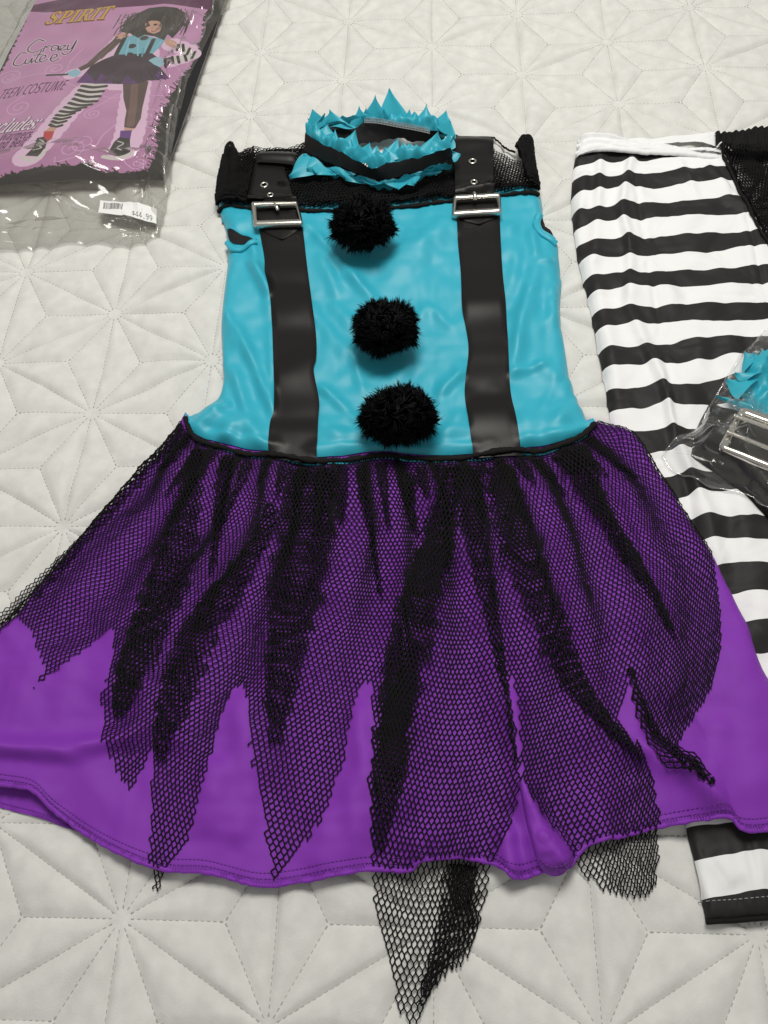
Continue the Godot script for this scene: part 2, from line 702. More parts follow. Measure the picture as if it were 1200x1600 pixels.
func card_picture() -> ImageTexture:
	var W := 930
	var H := 1500
	var im := Image.create(W, H, false, Image.FORMAT_RGB8)
	var pink := srgb(0.50, 0.215, 0.44)
	for y in range(0, H, 2):
		for x in range(0, W, 6):
			var k := clampf(0.5 + 0.5 * big.get_noise_2d(x * 0.0012, y * 0.0012), 0.0, 1.0)
			k = k * 0.5 + 0.5 * smoothstep(1500.0, 900.0, float(y))
			im.fill_rect(Rect2i(x, y, 6, 2), srgb(0.40, 0.165, 0.33).lerp(srgb(0.57, 0.30, 0.50), k))
	# light swirls
	var pale := srgb(0.66, 0.36, 0.60)
	for s in [iv([514, 1307]), iv([538, 1076]), iv([191, 985]), iv([779, 1100]), iv([809, 1400]), iv([556, 1271]), iv([270, 723]), iv([68, 749])]:
		var at: Vector2 = s[0]
		var R := rng.randf_range(35, 70)
		var a0 := rng.randf() * TAU
		var sg := -1.0 if rng.randf() < 0.5 else 1.0
		var p := PackedVector2Array()
		for k in 40:
			var f := k / 39.0
			p.append(at + Vector2(cos(a0 + sg * f * 11.0), sin(a0 + sg * f * 11.0)) * R * (1.0 - f * 0.85))
		stroke(im, p, 5.0, pale)
		var out := p[0] + (p[0] - p[1]).normalized() * 90.0 + Vector2(30, -40)
		stroke(im, PackedVector2Array([p[0], p[0] + (p[0] - p[1]).normalized() * 50.0, out]), 5.0, pale)
	stroke(im, iv([49, 777, 157, 758, 262, 761, 385, 857, 498, 928, 591, 966, 700, 963, 809, 959]), 4.0, pale)
	# ragged black border
	var ink := srgb(0.012, 0.011, 0.013)
	var inner := iv([51, 1658, -15, 1480, 269, 1448, 316, 1433, 386, 1407, 516, 1406, 627, 1399, 673, 1442, 754, 1456, 863, 1446, 868, 1340, 834, 1161, 835, 1048, 852, 904, 884, 757, 879, 518, 851, 261, 826, 44])
	var outer := iv([947, 58, 1274, 1761, 51, 1658])
	var ring := PackedVector2Array()
	for q in resample(inner, 240, false):
		ring.append(q + Vector2(rng.randf_range(-13, 9), rng.randf_range(-12, 14)))
	ring.append_array(outer)
	poly(im, ring, ink)
	for k in 130:
		var q := ring[40 + k]
		stroke(im, PackedVector2Array([q + Vector2(20, 20), q + Vector2(rng.randf_range(-28, 4), rng.randf_range(-22, 8))]), rng.randf_range(2.0, 5.0), ink, false)
	var lefts := PackedVector2Array()
	for q in resample(iv([-47, -61, -10, 197, -2, 319, 7, 430, 13, 602, 9, 743, 22, 1139]), 120, false):
		lefts.append(q + Vector2(rng.randf_range(-9, 9), rng.randf_range(-9, 9)))
	lefts.append_array(iv([-72, 1130, -235, 511, -189, -79]))
	poly(im, lefts, ink)
	poly(im, iv([-14, 179, 181, 148, 414, 140, 852, 191, 878, 316, 646, 258, 450, 278, 214, 261, 81, 256, -9, 229]), srgb(0.10, 0.02, 0.08))
	# the pale glow behind the figure
	var glow := srgb(0.74, 0.50, 0.68)
	for s in [[iv([514, 527, 442, 726, 360, 771]), 80.0], [iv([598, 552, 611, 681, 595, 803]), 230.0], [iv([761, 586, 862, 653, 790, 716]), 95.0], [iv([670, 841, 696, 1020, 725, 1205, 726, 1313]), 130.0], [iv([490, 868, 433, 994, 396, 1147, 365, 1253, 343, 1324]), 140.0], [iv([633, 374, 716, 434, 607, 388]), 150.0]]:
		stroke(im, s[0], s[1], glow)
	# the figure
	var net_skin := srgb(0.085, 0.05, 0.05)
	var skin := srgb(0.55, 0.31, 0.24)
	var blue := srgb(0.16, 0.42, 0.52)
	var dark := srgb(0.02, 0.018, 0.02)
	var white := srgb(0.62, 0.58, 0.57)
	poly(im, iv([609, 857, 722, 861, 730, 951, 737, 1039, 748, 1111, 740, 1177, 693, 1168, 683, 1118, 676, 1061, 640, 971]), net_skin)
	stroke(im, iv([667, 886, 694, 1020, 715, 1149]), 34.0, srgb(0.16, 0.09, 0.085))
	poly(im, iv([694, 1172, 737, 1174, 734, 1190, 699, 1189]), skin)
	poly(im, iv([683, 1188, 730, 1189, 737, 1254, 693, 1246]), srgb(0.12, 0.04, 0.22))
	poly(im, iv([676, 1262, 689, 1232, 734, 1240, 758, 1330, 733, 1356, 670, 1341, 671, 1322]), dark)
	stroke(im, iv([659, 1357, 704, 1364, 740, 1352, 759, 1337]), 22.0, white)
	stroke(im, iv([689, 1256, 716, 1272, 696, 1297, 717, 1312]), 6.0, white)
	var leg := [iv([437, 859, 547, 871]), iv([420, 964, 529, 992]), iv([379, 1061, 457, 1061]), iv([372, 1144, 422, 1160])]
	poly(im, iv([437, 859, 547, 871, 540, 932, 526, 996, 484, 1028, 436, 1092, 423, 1160, 372, 1144, 377, 1068, 417, 971]), white)
	for k in 11:
		var t := (k + 0.5) / 11.0 * 3.0
		var s := mini(int(t), 2)
		var a: Vector2 = (leg[s][0] as Vector2).lerp(leg[s + 1][0], t - s)
		var b: Vector2 = (leg[s][1] as Vector2).lerp(leg[s + 1][1], t - s)
		stroke(im, PackedVector2Array([a, (a + b) / 2 + Vector2(0, 12), b]), 17.0, srgb(0.035, 0.03, 0.03))
	poly(im, iv([378, 1148, 410, 1159, 407, 1183, 363, 1174]), skin)
	poly(im, iv([359, 1173, 406, 1181, 410, 1230, 392, 1249, 371, 1227]), srgb(0.48, 0.04, 0.05))
	poly(im, iv([342, 1213, 368, 1210, 394, 1242, 401, 1299, 382, 1337, 327, 1324, 346, 1278]), dark)
	stroke(im, iv([314, 1331, 357, 1356, 392, 1342, 404, 1300]), 20.0, white)
	stroke(im, iv([357, 1225, 381, 1248, 353, 1259, 383, 1282, 350, 1292]), 6.0, white)
	poly(im, iv([477, 498, 532, 476, 550, 514, 533, 553, 502, 555]), skin)
	poly(im, iv([489, 504, 524, 541, 500, 622, 438, 728, 395, 755, 374, 728, 409, 704, 479, 543]), net_skin)
	poly(im, iv([717, 533, 769, 560, 800, 609, 767, 612, 729, 583]), skin)
	poly(im, iv([540, 513, 582, 485, 670, 528, 721, 533, 709, 605, 688, 666, 636, 703, 532, 676, 529, 585]), blue)
	poly(im, iv([773, 587, 808, 585, 889, 656, 899, 684, 822, 728, 783, 734, 773, 683, 828, 665, 805, 623]), white)
	for s in [iv([788, 586, 791, 628]), iv([808, 585, 821, 634]), iv([844, 614, 843, 662]), iv([874, 643, 870, 693]), iv([834, 667, 852, 713]), iv([805, 677, 824, 729]), iv([782, 681, 798, 732])]:
		stroke(im, s, 13.0, dark, false)
	for s in [iv([530, 512, 528, 672]), iv([665, 540, 665, 659])]:
		stroke(im, s, 20.0, dark, false)
	for s in [iv([619, 525]), iv([581, 591]), iv([585, 660])]:
		disc(im, s[0], 19.0, dark)
	poly(im, iv([529, 657, 624, 654, 686, 654, 717, 685, 745, 757, 808, 848, 720, 855, 678, 875, 585, 874, 500, 869, 401, 844, 433, 728, 484, 687]), srgb(0.035, 0.016, 0.035))
	for s in [iv([401, 844, 426, 770, 499, 866]), iv([490, 868, 498, 793, 576, 873]), iv([729, 853, 746, 788, 808, 848]), iv([604, 873, 616, 813, 678, 872])]:
		poly(im, s, srgb(0.10, 0.025, 0.16))
	poly(im, iv([748, 696, 775, 683, 786, 718, 775, 773, 761, 751]), dark)
	poly(im, iv([684, 708, 709, 684, 738, 687, 761, 736, 746, 761, 715, 739]), srgb(0.28, 0.50, 0.60))
	poly(im, iv([328, 757, 366, 733, 400, 765, 389, 800, 344, 780]), srgb(0.28, 0.50, 0.60))
	stroke(im, iv([248, 769, 336, 770]), 13.0, dark, false)
	stroke(im, iv([523, 409, 513, 464]), 30.0, dark)
	poly(im, iv([542, 326, 583, 289, 651, 283, 717, 298, 765, 338, 779, 444, 751, 536, 720, 504, 715, 549, 662, 514, 612, 497, 591, 522, 542, 484, 512, 474, 512, 411, 528, 387]), dark)
	for k in 60:
		var q: Vector2 = (iv([617, 389]))[0] + Vector2(rng.randf_range(-150, 190), rng.randf_range(-60, 60))
		stroke(im, PackedVector2Array([q, q + Vector2(rng.randf_range(-14, 14), rng.randf_range(45, 100))]), 4.0, dark.lerp(srgb(0.09, 0.07, 0.06), rng.randf()), false)
	poly(im, iv([592, 390, 614, 375, 656, 387, 678, 429, 679, 476, 657, 493, 623, 476, 596, 434]), skin)
	poly(im, iv([589, 403, 588, 369, 609, 358, 657, 370, 679, 419, 653, 396, 622, 390]), dark)
	for s in [iv([614, 426]), iv([645, 422])]:
		disc(im, s[0], 8.0, dark)
	stroke(im, iv([635, 438, 637, 455]), 3.0, srgb(0.35, 0.18, 0.15), false)
	stroke(im, iv([630, 467, 647, 474, 659, 466]), 6.0, srgb(0.30, 0.06, 0.08))
	stroke(im, iv([567, 366, 577, 468]), 4.0, srgb(0.4, 0.38, 0.36))
	stroke(im, iv([681, 345, 734, 469]), 4.0, srgb(0.4, 0.38, 0.36))
	# more hair: two loose bunches of curls, and folds and shading of the print
	for k in 260:
		var side := -1.0 if k % 2 == 0 else 1.0
		var c0: Vector2 = (iv([562, 366]) if side < 0.0 else iv([711, 349]))[0]
		var q := c0 + Vector2(rng.randf_range(-45, 45), rng.randf_range(-45, 40))
		var e := q + Vector2(side * rng.randf_range(-8, 46), rng.randf_range(25, 105))
		stroke(im, PackedVector2Array([q, (q + e) / 2 + Vector2(rng.randf_range(-14, 14), 0), e]), rng.randf_range(2.0, 5.0), dark.lerp(srgb(0.11, 0.085, 0.075), pow(rng.randf(), 2.0)))
	for k in 34:
		var q: Vector2 = (iv([488, 860]))[0].lerp((iv([794, 854]))[0], rng.randf()) 
		stroke(im, PackedVector2Array([q, q.lerp((iv([631, 683]))[0], rng.randf_range(0.3, 0.8))]), 5.0, srgb(0.075, 0.03, 0.085).lerp(srgb(0.015, 0.01, 0.016), rng.randf()), false)
	for s in [iv([558, 548, 573, 661]), iv([594, 536, 627, 667]), iv([646, 549, 648, 646]), iv([705, 556, 695, 603])]:
		stroke(im, s, 9.0, srgb(0.22, 0.50, 0.60), false)
	stroke(im, iv([640, 613, 648, 677]), 8.0, srgb(0.10, 0.32, 0.42), false)
	for s in [iv([493, 557, 445, 703]), iv([513, 567, 469, 685])]:
		stroke(im, s, 6.0, srgb(0.16, 0.10, 0.09), false)
	for s in [iv([746, 565, 771, 581]), iv([499, 525, 530, 512])]:
		stroke(im, s, 9.0, srgb(0.64, 0.40, 0.32), false)
	stroke(im, iv([621, 446, 638, 478]), 6.0, srgb(0.62, 0.37, 0.29))
	stroke(im, iv([656, 410, 669, 465]), 8.0, srgb(0.42, 0.22, 0.17))
	for s in [iv([697, 1284, 685, 1323]), iv([734, 1274, 750, 1322]), iv([346, 1305, 360, 1293]), iv([388, 1255, 394, 1289])]:
		stroke(im, s, 6.0, srgb(0.06, 0.055, 0.06), false)
	im.resize(W / 2, H / 2, Image.INTERPOLATE_BILINEAR)
	im.resize(W, H, Image.INTERPOLATE_CUBIC)
	# lettering
	var P := iv([111, 363, 408, 369, 62, 908, 351, 886, 75, 1148, 304, 1149, 167, 1213, 310, 1213, 162, 1259, 290, 1257])
	for d in [Vector2(-5, 8), Vector2(4, 9), Vector2(0, 12)]:
		lettering(im, "SPIRIT", "Droid Serif", true, P[0] + d, P[1] + d, 118, 0.12, srgb(0.16, 0.05, 0.02))
	lettering(im, "SPIRIT", "Droid Serif", true, P[0], P[1], 110, 0.12, srgb(0.60, 0.36, 0.06))
	lettering(im, "TEEN COSTUME", "Droid Sans", false, P[2], P[3], 72, 0.15, srgb(0.07, 0.016, 0.075))
	for d in [Vector2(-4, 0), Vector2(4, 0), Vector2(0, 4), Vector2(4, 5)]:
		lettering(im, "Includes:", "Droid Serif", true, P[4] + d, P[5] + d, 92, 0.35, srgb(0.13, 0.03, 0.11))
	lettering(im, "Includes:", "Droid Serif", true, P[4], P[5], 92, 0.35, srgb(0.80, 0.70, 0.78))
	lettering(im, "Warmers,", "Droid Sans", true, P[6], P[7], 62, 0.2, srgb(0.09, 0.02, 0.09))
	lettering(im, "and Belt", "Droid Sans", true, P[8], P[9], 62, 0.2, srgb(0.09, 0.02, 0.09))
	for pass_ in 2:
		for s in [iv([147, 490, 113, 477, 86, 519, 91, 554, 126, 566, 157, 547]), iv([165, 573, 164, 531, 174, 540, 179, 530, 195, 534]), iv([230, 542, 206, 532, 200, 558, 215, 577, 229, 562, 231, 540, 239, 578, 244, 556]), iv([241, 546, 265, 542, 248, 576, 278, 574]), iv([276, 540, 281, 576, 298, 570, 305, 511, 302, 594, 280, 614, 262, 598]),
				iv([90, 568, 60, 565, 46, 615, 53, 647, 82, 660, 104, 637]), iv([101, 611, 104, 645, 122, 650, 128, 613, 136, 653, 144, 635]), iv([155, 559, 151, 636, 162, 656, 174, 654]), iv([130, 592, 172, 590]), iv([172, 635, 193, 621, 188, 605, 173, 606, 171, 638, 191, 659, 208, 639]), iv([224, 640, 246, 624, 239, 607, 225, 610, 223, 643, 243, 663, 263, 641])]:
			stroke(im, s, 15.0 if pass_ == 0 else 6.5, srgb(0.72, 0.55, 0.68) if pass_ == 0 else srgb(0.02, 0.012, 0.02))
	return ImageTexture.create_from_image(im)


func sticker_picture() -> ImageTexture:
	var im := Image.create(360, 84, false, Image.FORMAT_RGB8)
	im.fill(srgb(0.78, 0.78, 0.77))
	var x := 24
	while x < 150:
		var w := rng.randi_range(2, 5)
		im.fill_rect(Rect2i(x, 10, w, 40), srgb(0.03, 0.03, 0.03))
		x += w + rng.randi_range(2, 5)
	lettering(im, "$44.99", "Droid Sans Mono", true, Vector2(215, 76), Vector2(335, 76), 30, 0.0, srgb(0.04, 0.04, 0.04))
	return ImageTexture.create_from_image(im)


# ---------- the package ----------
func make_package() -> void:
	var o := thing("costume_package", "clear plastic costume package with a pink printed card and white price sticker", "package")
	var co := Vector2(-0.3080, -0.5024)
	var cu := Vector2(-0.3116, 0.0157)
	var cv := Vector2(0.0409, -0.4983)
	# the card, printed side up, slightly bowed
	var nu := 20
	var nv := 24
	var P := PackedVector3Array()
	var E := PackedVector3Array()
	var UV := PackedVector2Array()
	for j in nv + 1:
		for i in nu + 1:
			var u := float(i) / nu
			var v := float(j) / nv
			var p := co + cu * (1.0 - u) + cv * (1.0 - v)
			var y := 0.017 + 0.010 * sin(PI * u) * (0.5 + 0.5 * v) + 0.003 * big.get_noise_2d(p.x * 1.5, p.y * 1.5)
			P.append(Vector3(p.x, y, p.y))
			E.append(Vector3(p.x, y - 0.0011, p.y))
			UV.append(Vector2(u, v))
	M["card"].albedo_texture = card_picture()
	var card := put("printed_card", grid_mesh(P, nu, nv, UV), "card", o)
	put("card_back", grid_mesh(E, nu, nv), "card_edge", card)
	# white inner box of folded paper that stiffens the bag
	lay(P, nu, nv)
	# the film: a flat bag that bulges over the card and falls to the bed at its edges
	var top := pl([-89.65, -117.23, -63.17, -117.26, -43.4, -114.05, -25.67, -108.27])
	var right := pl([-26.23, -111.07, -26.81, -94.11, -28.62, -82.27, -30.2, -72.14, -30.46, -62.67, -30.4, -54.26, -29.89, -46.26, -30.13, -40.65])
	var bottom := pl([-67.04, -38.07, -56.06, -38.82, -51.09, -39.49, -44.38, -40, -38.47, -40.18, -34.09, -39.35, -30.22, -40.87])
	var left := pl([-90.88, -119.34, -80.26, -79.59, -73.35, -57.02, -66.49, -37.44])
	var crease := FastNoiseLite.new()
	crease.seed = 3
	crease.noise_type = FastNoiseLite.TYPE_SIMPLEX
	crease.fractal_type = FastNoiseLite.FRACTAL_RIDGED
	crease.fractal_octaves = 2
	crease.frequency = 6.5
	var bulge := func(u: float, v: float, p: Vector2) -> float:
		var loose := smoothstep(0.77, 0.83, v) + smoothstep(0.90, 0.95, u)
		return 0.012 * smoothstep(1.0, 0.80, v) * smoothstep(0.0, 0.05, 1.0 - u) + (0.001 + 0.011 * minf(loose, 1.0)) * (crease.get_noise_2d(p.x * (0.5 + 0.1 * loose), p.y * (0.7 + 0.9 * loose)) + 0.3)
	var film := sheet(top, right, bottom, left, 150, 150, {"th": 0.003, "R": 0.022, "fn": bulge, "noise": 0.002, "lay": false, "gap": 0.0012,
		"wr": [[-51.84, -43.47, -42.22, -42.93, 5, 9, 0.4], [-41.54, -43.75, -31.32, -41.42, 5, 9, 0.4], [-51.05, -47.37, -42.79, -45.61, 7, 7, 0.5], [-32.75, -50.24, -29.99, -41.02, 4, 9, 0.5], [-36.5, -49.11, -31.65, -43.44, 5, 6], [-51.17, -40.84, -31.47, -39.79, 4, 5], [-29.85, -83.34, -31.17, -55.36, 4, 10, 0.5], [-28.36, -84.91, -30.03, -64.93, 5, 9, 0.5], [-34.3, -49.04, -33.48, -50.9, 4, 7]]})
	put("bag_film", grid_mesh(film.P, 150, 150), "bag_film", o)
	var under := sheet(top, right, bottom, left, 60, 60, {"th": 0.001, "R": 0.02, "noise": 0.001, "lay": false})
	for k in under.P.size():
		var q: Vector3 = under.P[k]
		under.P[k].y = quilt_height(q.x, q.z) + 0.0025 + 0.002 * mid.get_noise_2d(q.x, q.z)
	put("bag_back_film", grid_mesh(under.P, 60, 60), "bag_film", o)
	# sealed edge: a doubled welt of film down the right side
	lay(film.P, 150, 150)
	var welt := resample(pl([-27.85, -94.17, -29.37, -81.99, -30.86, -71.41, -31.01, -62.7, -30.76, -54.27, -30.24, -46.27, -30.42, -40.89]), 60)
	var W := PackedVector3Array()
	for q in welt:
		W.append(Vector3(q.x, hgt(q) + 0.001, q.y))
	put("bag_side_seal", tube(W, 0.0016, 6, false, 0.6, 0.6), "film", o)
	var W2 := PackedVector3Array()
	for q in resample(pl([-51.1, -39.86, -44.39, -40.37, -38.47, -40.54, -34.1, -39.72, -30.37, -41.12]), 60):
		W2.append(Vector3(q.x, hgt(q) + 0.0005, q.y))
	put("bag_bottom_seal", tube(W2, 0.0014, 6, false, 0.6, 0.6), "film", o)
	# price sticker on the film
	var s := sheet(pl([-38.53, -46.34, -30.76, -44.62]), pl([-30.76, -44.62, -30.44, -42.11]), pl([-38.32, -43.9, -30.44, -42.11]), pl([-38.53, -46.34, -38.32, -43.9]), 24, 8, {"th": 0.0, "R": 0.001, "noise": 0.0, "lay": false, "gap": 0.0})
	for k in s.P.size():
		var q := Vector2(s.P[k].x, s.P[k].z)
		s.P[k].y = soft_hgt(q, 0.03) + 0.005
	var SUV := PackedVector2Array()
	for j in 9:
		for i in 25:
			SUV.append(Vector2(i / 24.0, j / 8.0))
	M["sticker"].albedo_texture = sticker_picture()
	put("price_sticker", grid_mesh(s.P, 24, 8, SUV), "sticker", o)


# ---------- the leggings ----------
func make_leggings() -> void:
	var o := thing("costume_leggings", "leggings with one black and white striped leg and one black net leg", "leggings")
	var nu := 110
	var nv := 260
	var folds: Array = [[25.11, -51, 23.5, -41.7, 7, 4], [27.26, -53.69, 25.9, -42.78, 6, 5], [25.9, -42.78, 24.28, -32.85, 8, 4], [24.28, -32.85, 25.16, -22.74, 9, 3], [25.16, -22.74, 25.3, -11.85, 9, 3], [31.61, -54.54, 28.66, -43.39, 7, 6, 0.6], [28.66, -43.39, 29.1, -35.94, 8, 7, 0.6], [29.1, -35.94, 27.76, -26.6, 9, 6, 0.6], [27.76, -26.6, 29.32, -20.21, 9, 6, 0.7], [29.32, -20.21, 30.34, -14.92, 8, 8, 0.7], [30.34, -14.92, 30.82, -8.43, 7, 8, 0.7], [30.82, -8.43, 32.28, -0.52, 8, 8, 0.7], [32.28, -0.52, 33.03, 8.1, 10, 6], [32.95, -32.62, 32.94, -20.7, 14, 3], [35.13, -24.48, 34.58, -16.1, 12, 3], [38.75, -22.48, 38.21, -15.16, 14, 4], [40.32, -51.28, 42.64, -45.73, 6, 4], [37.16, -52.03, 38.52, -44.69, 6, 3], [40.69, -43.45, 30.98, -41.46, 14, 2], [40.46, -47, 45.16, -42.15, 10, 4], [36.23, -3.57, 35.44, 8.1, 12, 4], [37.16, 5.32, 34.74, 15.29, 14, 4], [28.4, 33.21, 29.53, 35.63, 10, 3], [31.51, 31.65, 31.04, 38.42, 12, 3]]
	var s := sheet(pl([24.59, -55.22, 28.45, -55.06, 32.61, -54.77, 37.55, -54.31, 42.91, -52.69]), pl([43.01, -52.95, 43.92, -47.72, 44.79, -42.74, 45.92, -37.08, 48.8, -28.4, 50.84, -18.97, 47.55, 0.74, 42.87, 20.48, 40.02, 31.41, 38.34, 37.52]),
		pl([26.98, 38.56, 29.37, 38.41, 31.93, 38.17, 38.59, 37.46]), pl([24.79, -56.26, 23.8, -52.43, 22.99, -46.53, 22.85, -40.66, 23, -34, 23.6, -27.73, 23.98, -19.92, 24.24, -14.44, 24.39, -8.42, 25.13, 1.82, 25.89, 13.63, 26.2, 24.53, 26.58, 31.54, 26.73, 34.07, 26.94, 36.52, 26.98, 38.56]),
		nu, nv, {"th": 0.009, "R": 0.012, "edges": [1, 0, 0, 1], "wr": folds, "noise": 0.002})
	var soft_folds := folds.duplicate(true)
	for r in soft_folds:
		r[4] *= 2.3
		if r.size() > 6:
			r.resize(6)
	var UV := PackedVector2Array()
	for k in s.P.size():
		var p: Vector3 = s.P[k]
		var q := Vector2(p.x, p.z)
		var v := (p.z + 0.085 * (p.x - 0.242) + 0.5446) / 0.0572 + ridges(q, soft_folds) * 15.0 + 0.06 * big.get_noise_2d(p.x * 2.0, p.z * 1.2) + 0.035 * mid.get_noise_2d(p.x * 1.2, p.z * 0.4)
		UV.append(Vector2(p.x * 10.0, v))
	put("striped_leg", grid_mesh(s.P, nu, nv, UV), "stripe_knit", o)
	# cuff: turned up and stitched, its opening a dark slit
	var T := Threads.new()
	stitch_row(T, pl([26.66, 36.99, 29.42, 36.79, 31.98, 36.55, 38.14, 35.9]), 0.0042, 0.0026, 0.0004, 0.0004)
	put_threads("cuff_stitches", T, "grey_thread", o)
	put("cuff_edge", tube(drape(pl([26.99, 38.46, 29.4, 38.27, 31.96, 38.03, 38.35, 37.42]), 60, 0.001), 0.0022, 8), "black_knit", o)
	# elastic waistband, front and back
	var ribs := func(u: float, v: float, _p: Vector2) -> float:
		return 0.0022 * absf(sin(PI * 3.0 * v)) + 0.0006 * fine.get_noise_2d(u * 0.9, v * 0.05)
	var back := sheet(pl([24.88, -57.3, 31.5, -56.75, 36.38, -57.46, 40.08, -58.09, 43.26, -58.09]), pl([43.26, -58.09, 42.78, -55.11]), pl([24.94, -55.98, 31.36, -55.46, 35.97, -55.65, 39.83, -56.4, 42.78, -55.11]), pl([24.88, -57.3, 24.94, -55.98]), 90, 8, {"th": 0.007, "R": 0.003, "edges": [1, 0, 0, 0]})
	var b := put("waistband", grid_mesh(back.P, 90, 8), "white_elastic", o)
	T = Threads.new()
	for k in 3:
		stitch_row(T, pl([35.75, -54.99, 39.56, -55.61, 42.55, -54.71]), 0.0026, 0.0009, 0.0005, 0.0008, 0.0016 + 0.0006 * k)
	put_threads("waistband_overlock", T, "grey_thread", b)
	var frontw := sheet(pl([24.52, -56.65, 27.6, -56.25, 31.29, -55.58, 37.41, -54.68, 42.41, -53.45]), pl([42.41, -53.45, 42.49, -52.44]), pl([24.14, -53.17, 27.32, -53.43, 31.06, -53.53, 37.22, -53.28, 42.47, -52.31]), pl([24.52, -56.65, 24.14, -53.17]), 160, 18, {"th": 0.006, "R": 0.006, "edges": [1, 0, 0, 0], "fn": ribs})
	var fb := put("waistband", grid_mesh(frontw.P, 160, 18), "white_elastic", o)
	for e in [[pl([24.57, -55.98, 27.47, -55.59, 31.15, -54.92, 37.24, -54.15, 42.07, -53.07]), 0.0030], [pl([24.32, -54.95, 27.38, -54.69, 31.06, -54.16, 37.17, -53.65, 42.09, -52.69]), 0.0034], [pl([24.14, -53.8, 27.28, -53.67, 30.99, -53.52, 37.09, -53.02, 42.15, -52.06]), 0.0036]]:
		put("elastic_rib", tube(drape(e[0], 120, 0.0022, true, 0.03), e[1], 9, false, 0.9, 0.15), "white_elastic", fb)
	# the net leg: gathered waist, then layered net over a dark lining
	var gather := func(u: float, v: float, p: Vector2) -> float:
		return 0.003 * absf(sin(u * 70.0)) + 0.002 * mid.get_noise_2d(p.x * 4.0, p.y)
	var w := sheet(pl([42.74, -57.56, 46.3, -58.46, 49.75, -59.1, 61.93, -59.88]), pl([61.93, -59.88, 60.22, -51.72]), pl([42.12, -52.7, 45.19, -52.08, 48.45, -52.2, 60.22, -51.72]), pl([42.74, -57.56, 42.12, -52.7]), 120, 16, {"th": 0.008, "R": 0.006, "edges": [0, 1, 0, 0], "fn": gather})
	put("net_waist", grid_mesh(w.P, 120, 16), "black_knit", o)
	var G := coons(pl([42.5, -53.72, 45.69, -53.59, 60.67, -53.24]), pl([60.81, -53.5, 53.93, -18.91]), pl([50.98, -18.96, 53.93, -18.91]), pl([42.6, -53.98, 43.88, -47.48, 44.79, -42.74, 45.92, -37.08, 48.8, -28.4, 50.98, -18.96]), 40, 50)
	T = Threads.new()
	for layer in 2:
		var f := func(u: float, v: float) -> Vector3:
			var q := sample(G, 40, 50, u, v)
			return Vector3(q.x, hgt(q) + 0.003 + 0.003 * layer + 0.003 * mid.get_noise_2d(q.x + layer, q.y), q.y)
		net(T, f, 44 + 3 * layer, 74, 0.0008, func(_u, _v, _p): return true)
	put_threads("net_leg", T, "net", o)
	var seam_p := drape(pl([42.48, -53.21, 43.63, -47, 44.49, -42.06, 45.61, -36.45, 48.47, -27.83, 50.49, -18.47]), 60, 0.002)
	put("leg_seam", tube(seam_p, 0.0022, 7, false, 0.7, 0.5), "black_knit", o)
	var tag_end := drape(pl([41.91, -53.07, 42.98, -53.16, 44.07, -52.86]), 20, 0.002)
	put("elastic_end", tube(tag_end, 0.0014, 6, false, 0.7, 0.8), "white_elastic", o)


# ---------- the dress ----------
func fold(T: Threads, raw: Array, cell: float, tall: float, layers := 2) -> void:    # a pleat: the net lies in more layers along [x, z, width] in centimetres
	var c := PackedVector2Array()
	var ws := PackedFloat32Array()
	for k in range(0, raw.size(), 3):
		c.append(Vector2(raw[k], raw[k + 1]) * 0.01)
		ws.append(raw[k + 2] * 0.01)
	var n := 60
	var C := resample(c, n)
	var total := 0.0
	for i in n:
		total += C[i].distance_to(C[i + 1])
	var wide := 0.0
	for q in ws:
		wide = maxf(wide, q)
	wide *= 1.75
	var base := PackedFloat32Array()
	for i in n + 1:
		base.append(soft_hgt(C[i], 0.008))
	var width := func(v: float, p: Vector2) -> float:
		var s := clampf(v, 0.0, 1.0) * (ws.size() - 1)
		var k := mini(int(s), ws.size() - 2)
		return lerpf(ws[k], ws[k + 1], s - k) * (1.0 + 0.25 * mid.get_noise_2d(p.x * 1.5, p.y * 1.5))
	for layer in layers:
		var drift := rng.randf_range(-0.15, 0.15)
		var f := func(u: float, v: float) -> Vector3:
			var x := clampf(v, 0.0, 1.0) * n
			var i := mini(int(x), n - 1)
			var p := C[i].lerp(C[i + 1], x - i)
			var d := (C[mini(i + 1, n)] - C[maxi(i - 1, 0)]).normalized()
			var s := (u - 0.5 + drift * (v - 0.5)) * wide
			var q := p + Vector2(-d.y, d.x) * s
			var e := 2.0 * s / maxf((width as Callable).call(v, p), 0.001)
			var y := maxf(hgt(q), lerpf(base[i], base[mini(i + 1, n)], x - i) - 0.002)
			return Vector3(q.x, y + 0.0016 + 0.0011 * layer + tall * maxf(0.0, 1.0 - e * e), q.y)
		var keep := func(u: float, v: float, p: Vector3) -> bool:
			return absf(u - 0.5 + drift * (v - 0.5)) * wide * 2.0 <= (width as Callable).call(v, Vector2(p.x, p.z)) * (1.18 - 0.30 * layer) * (1.0 + 0.2 * mid.get_noise_2d(p.x * 3.0 + 5.0 * layer, p.z * 3.0))
		net(T, f, maxi(3, int(wide / cell)), maxi(6, int(total / (cell * 1.25))), 0.00060, keep)


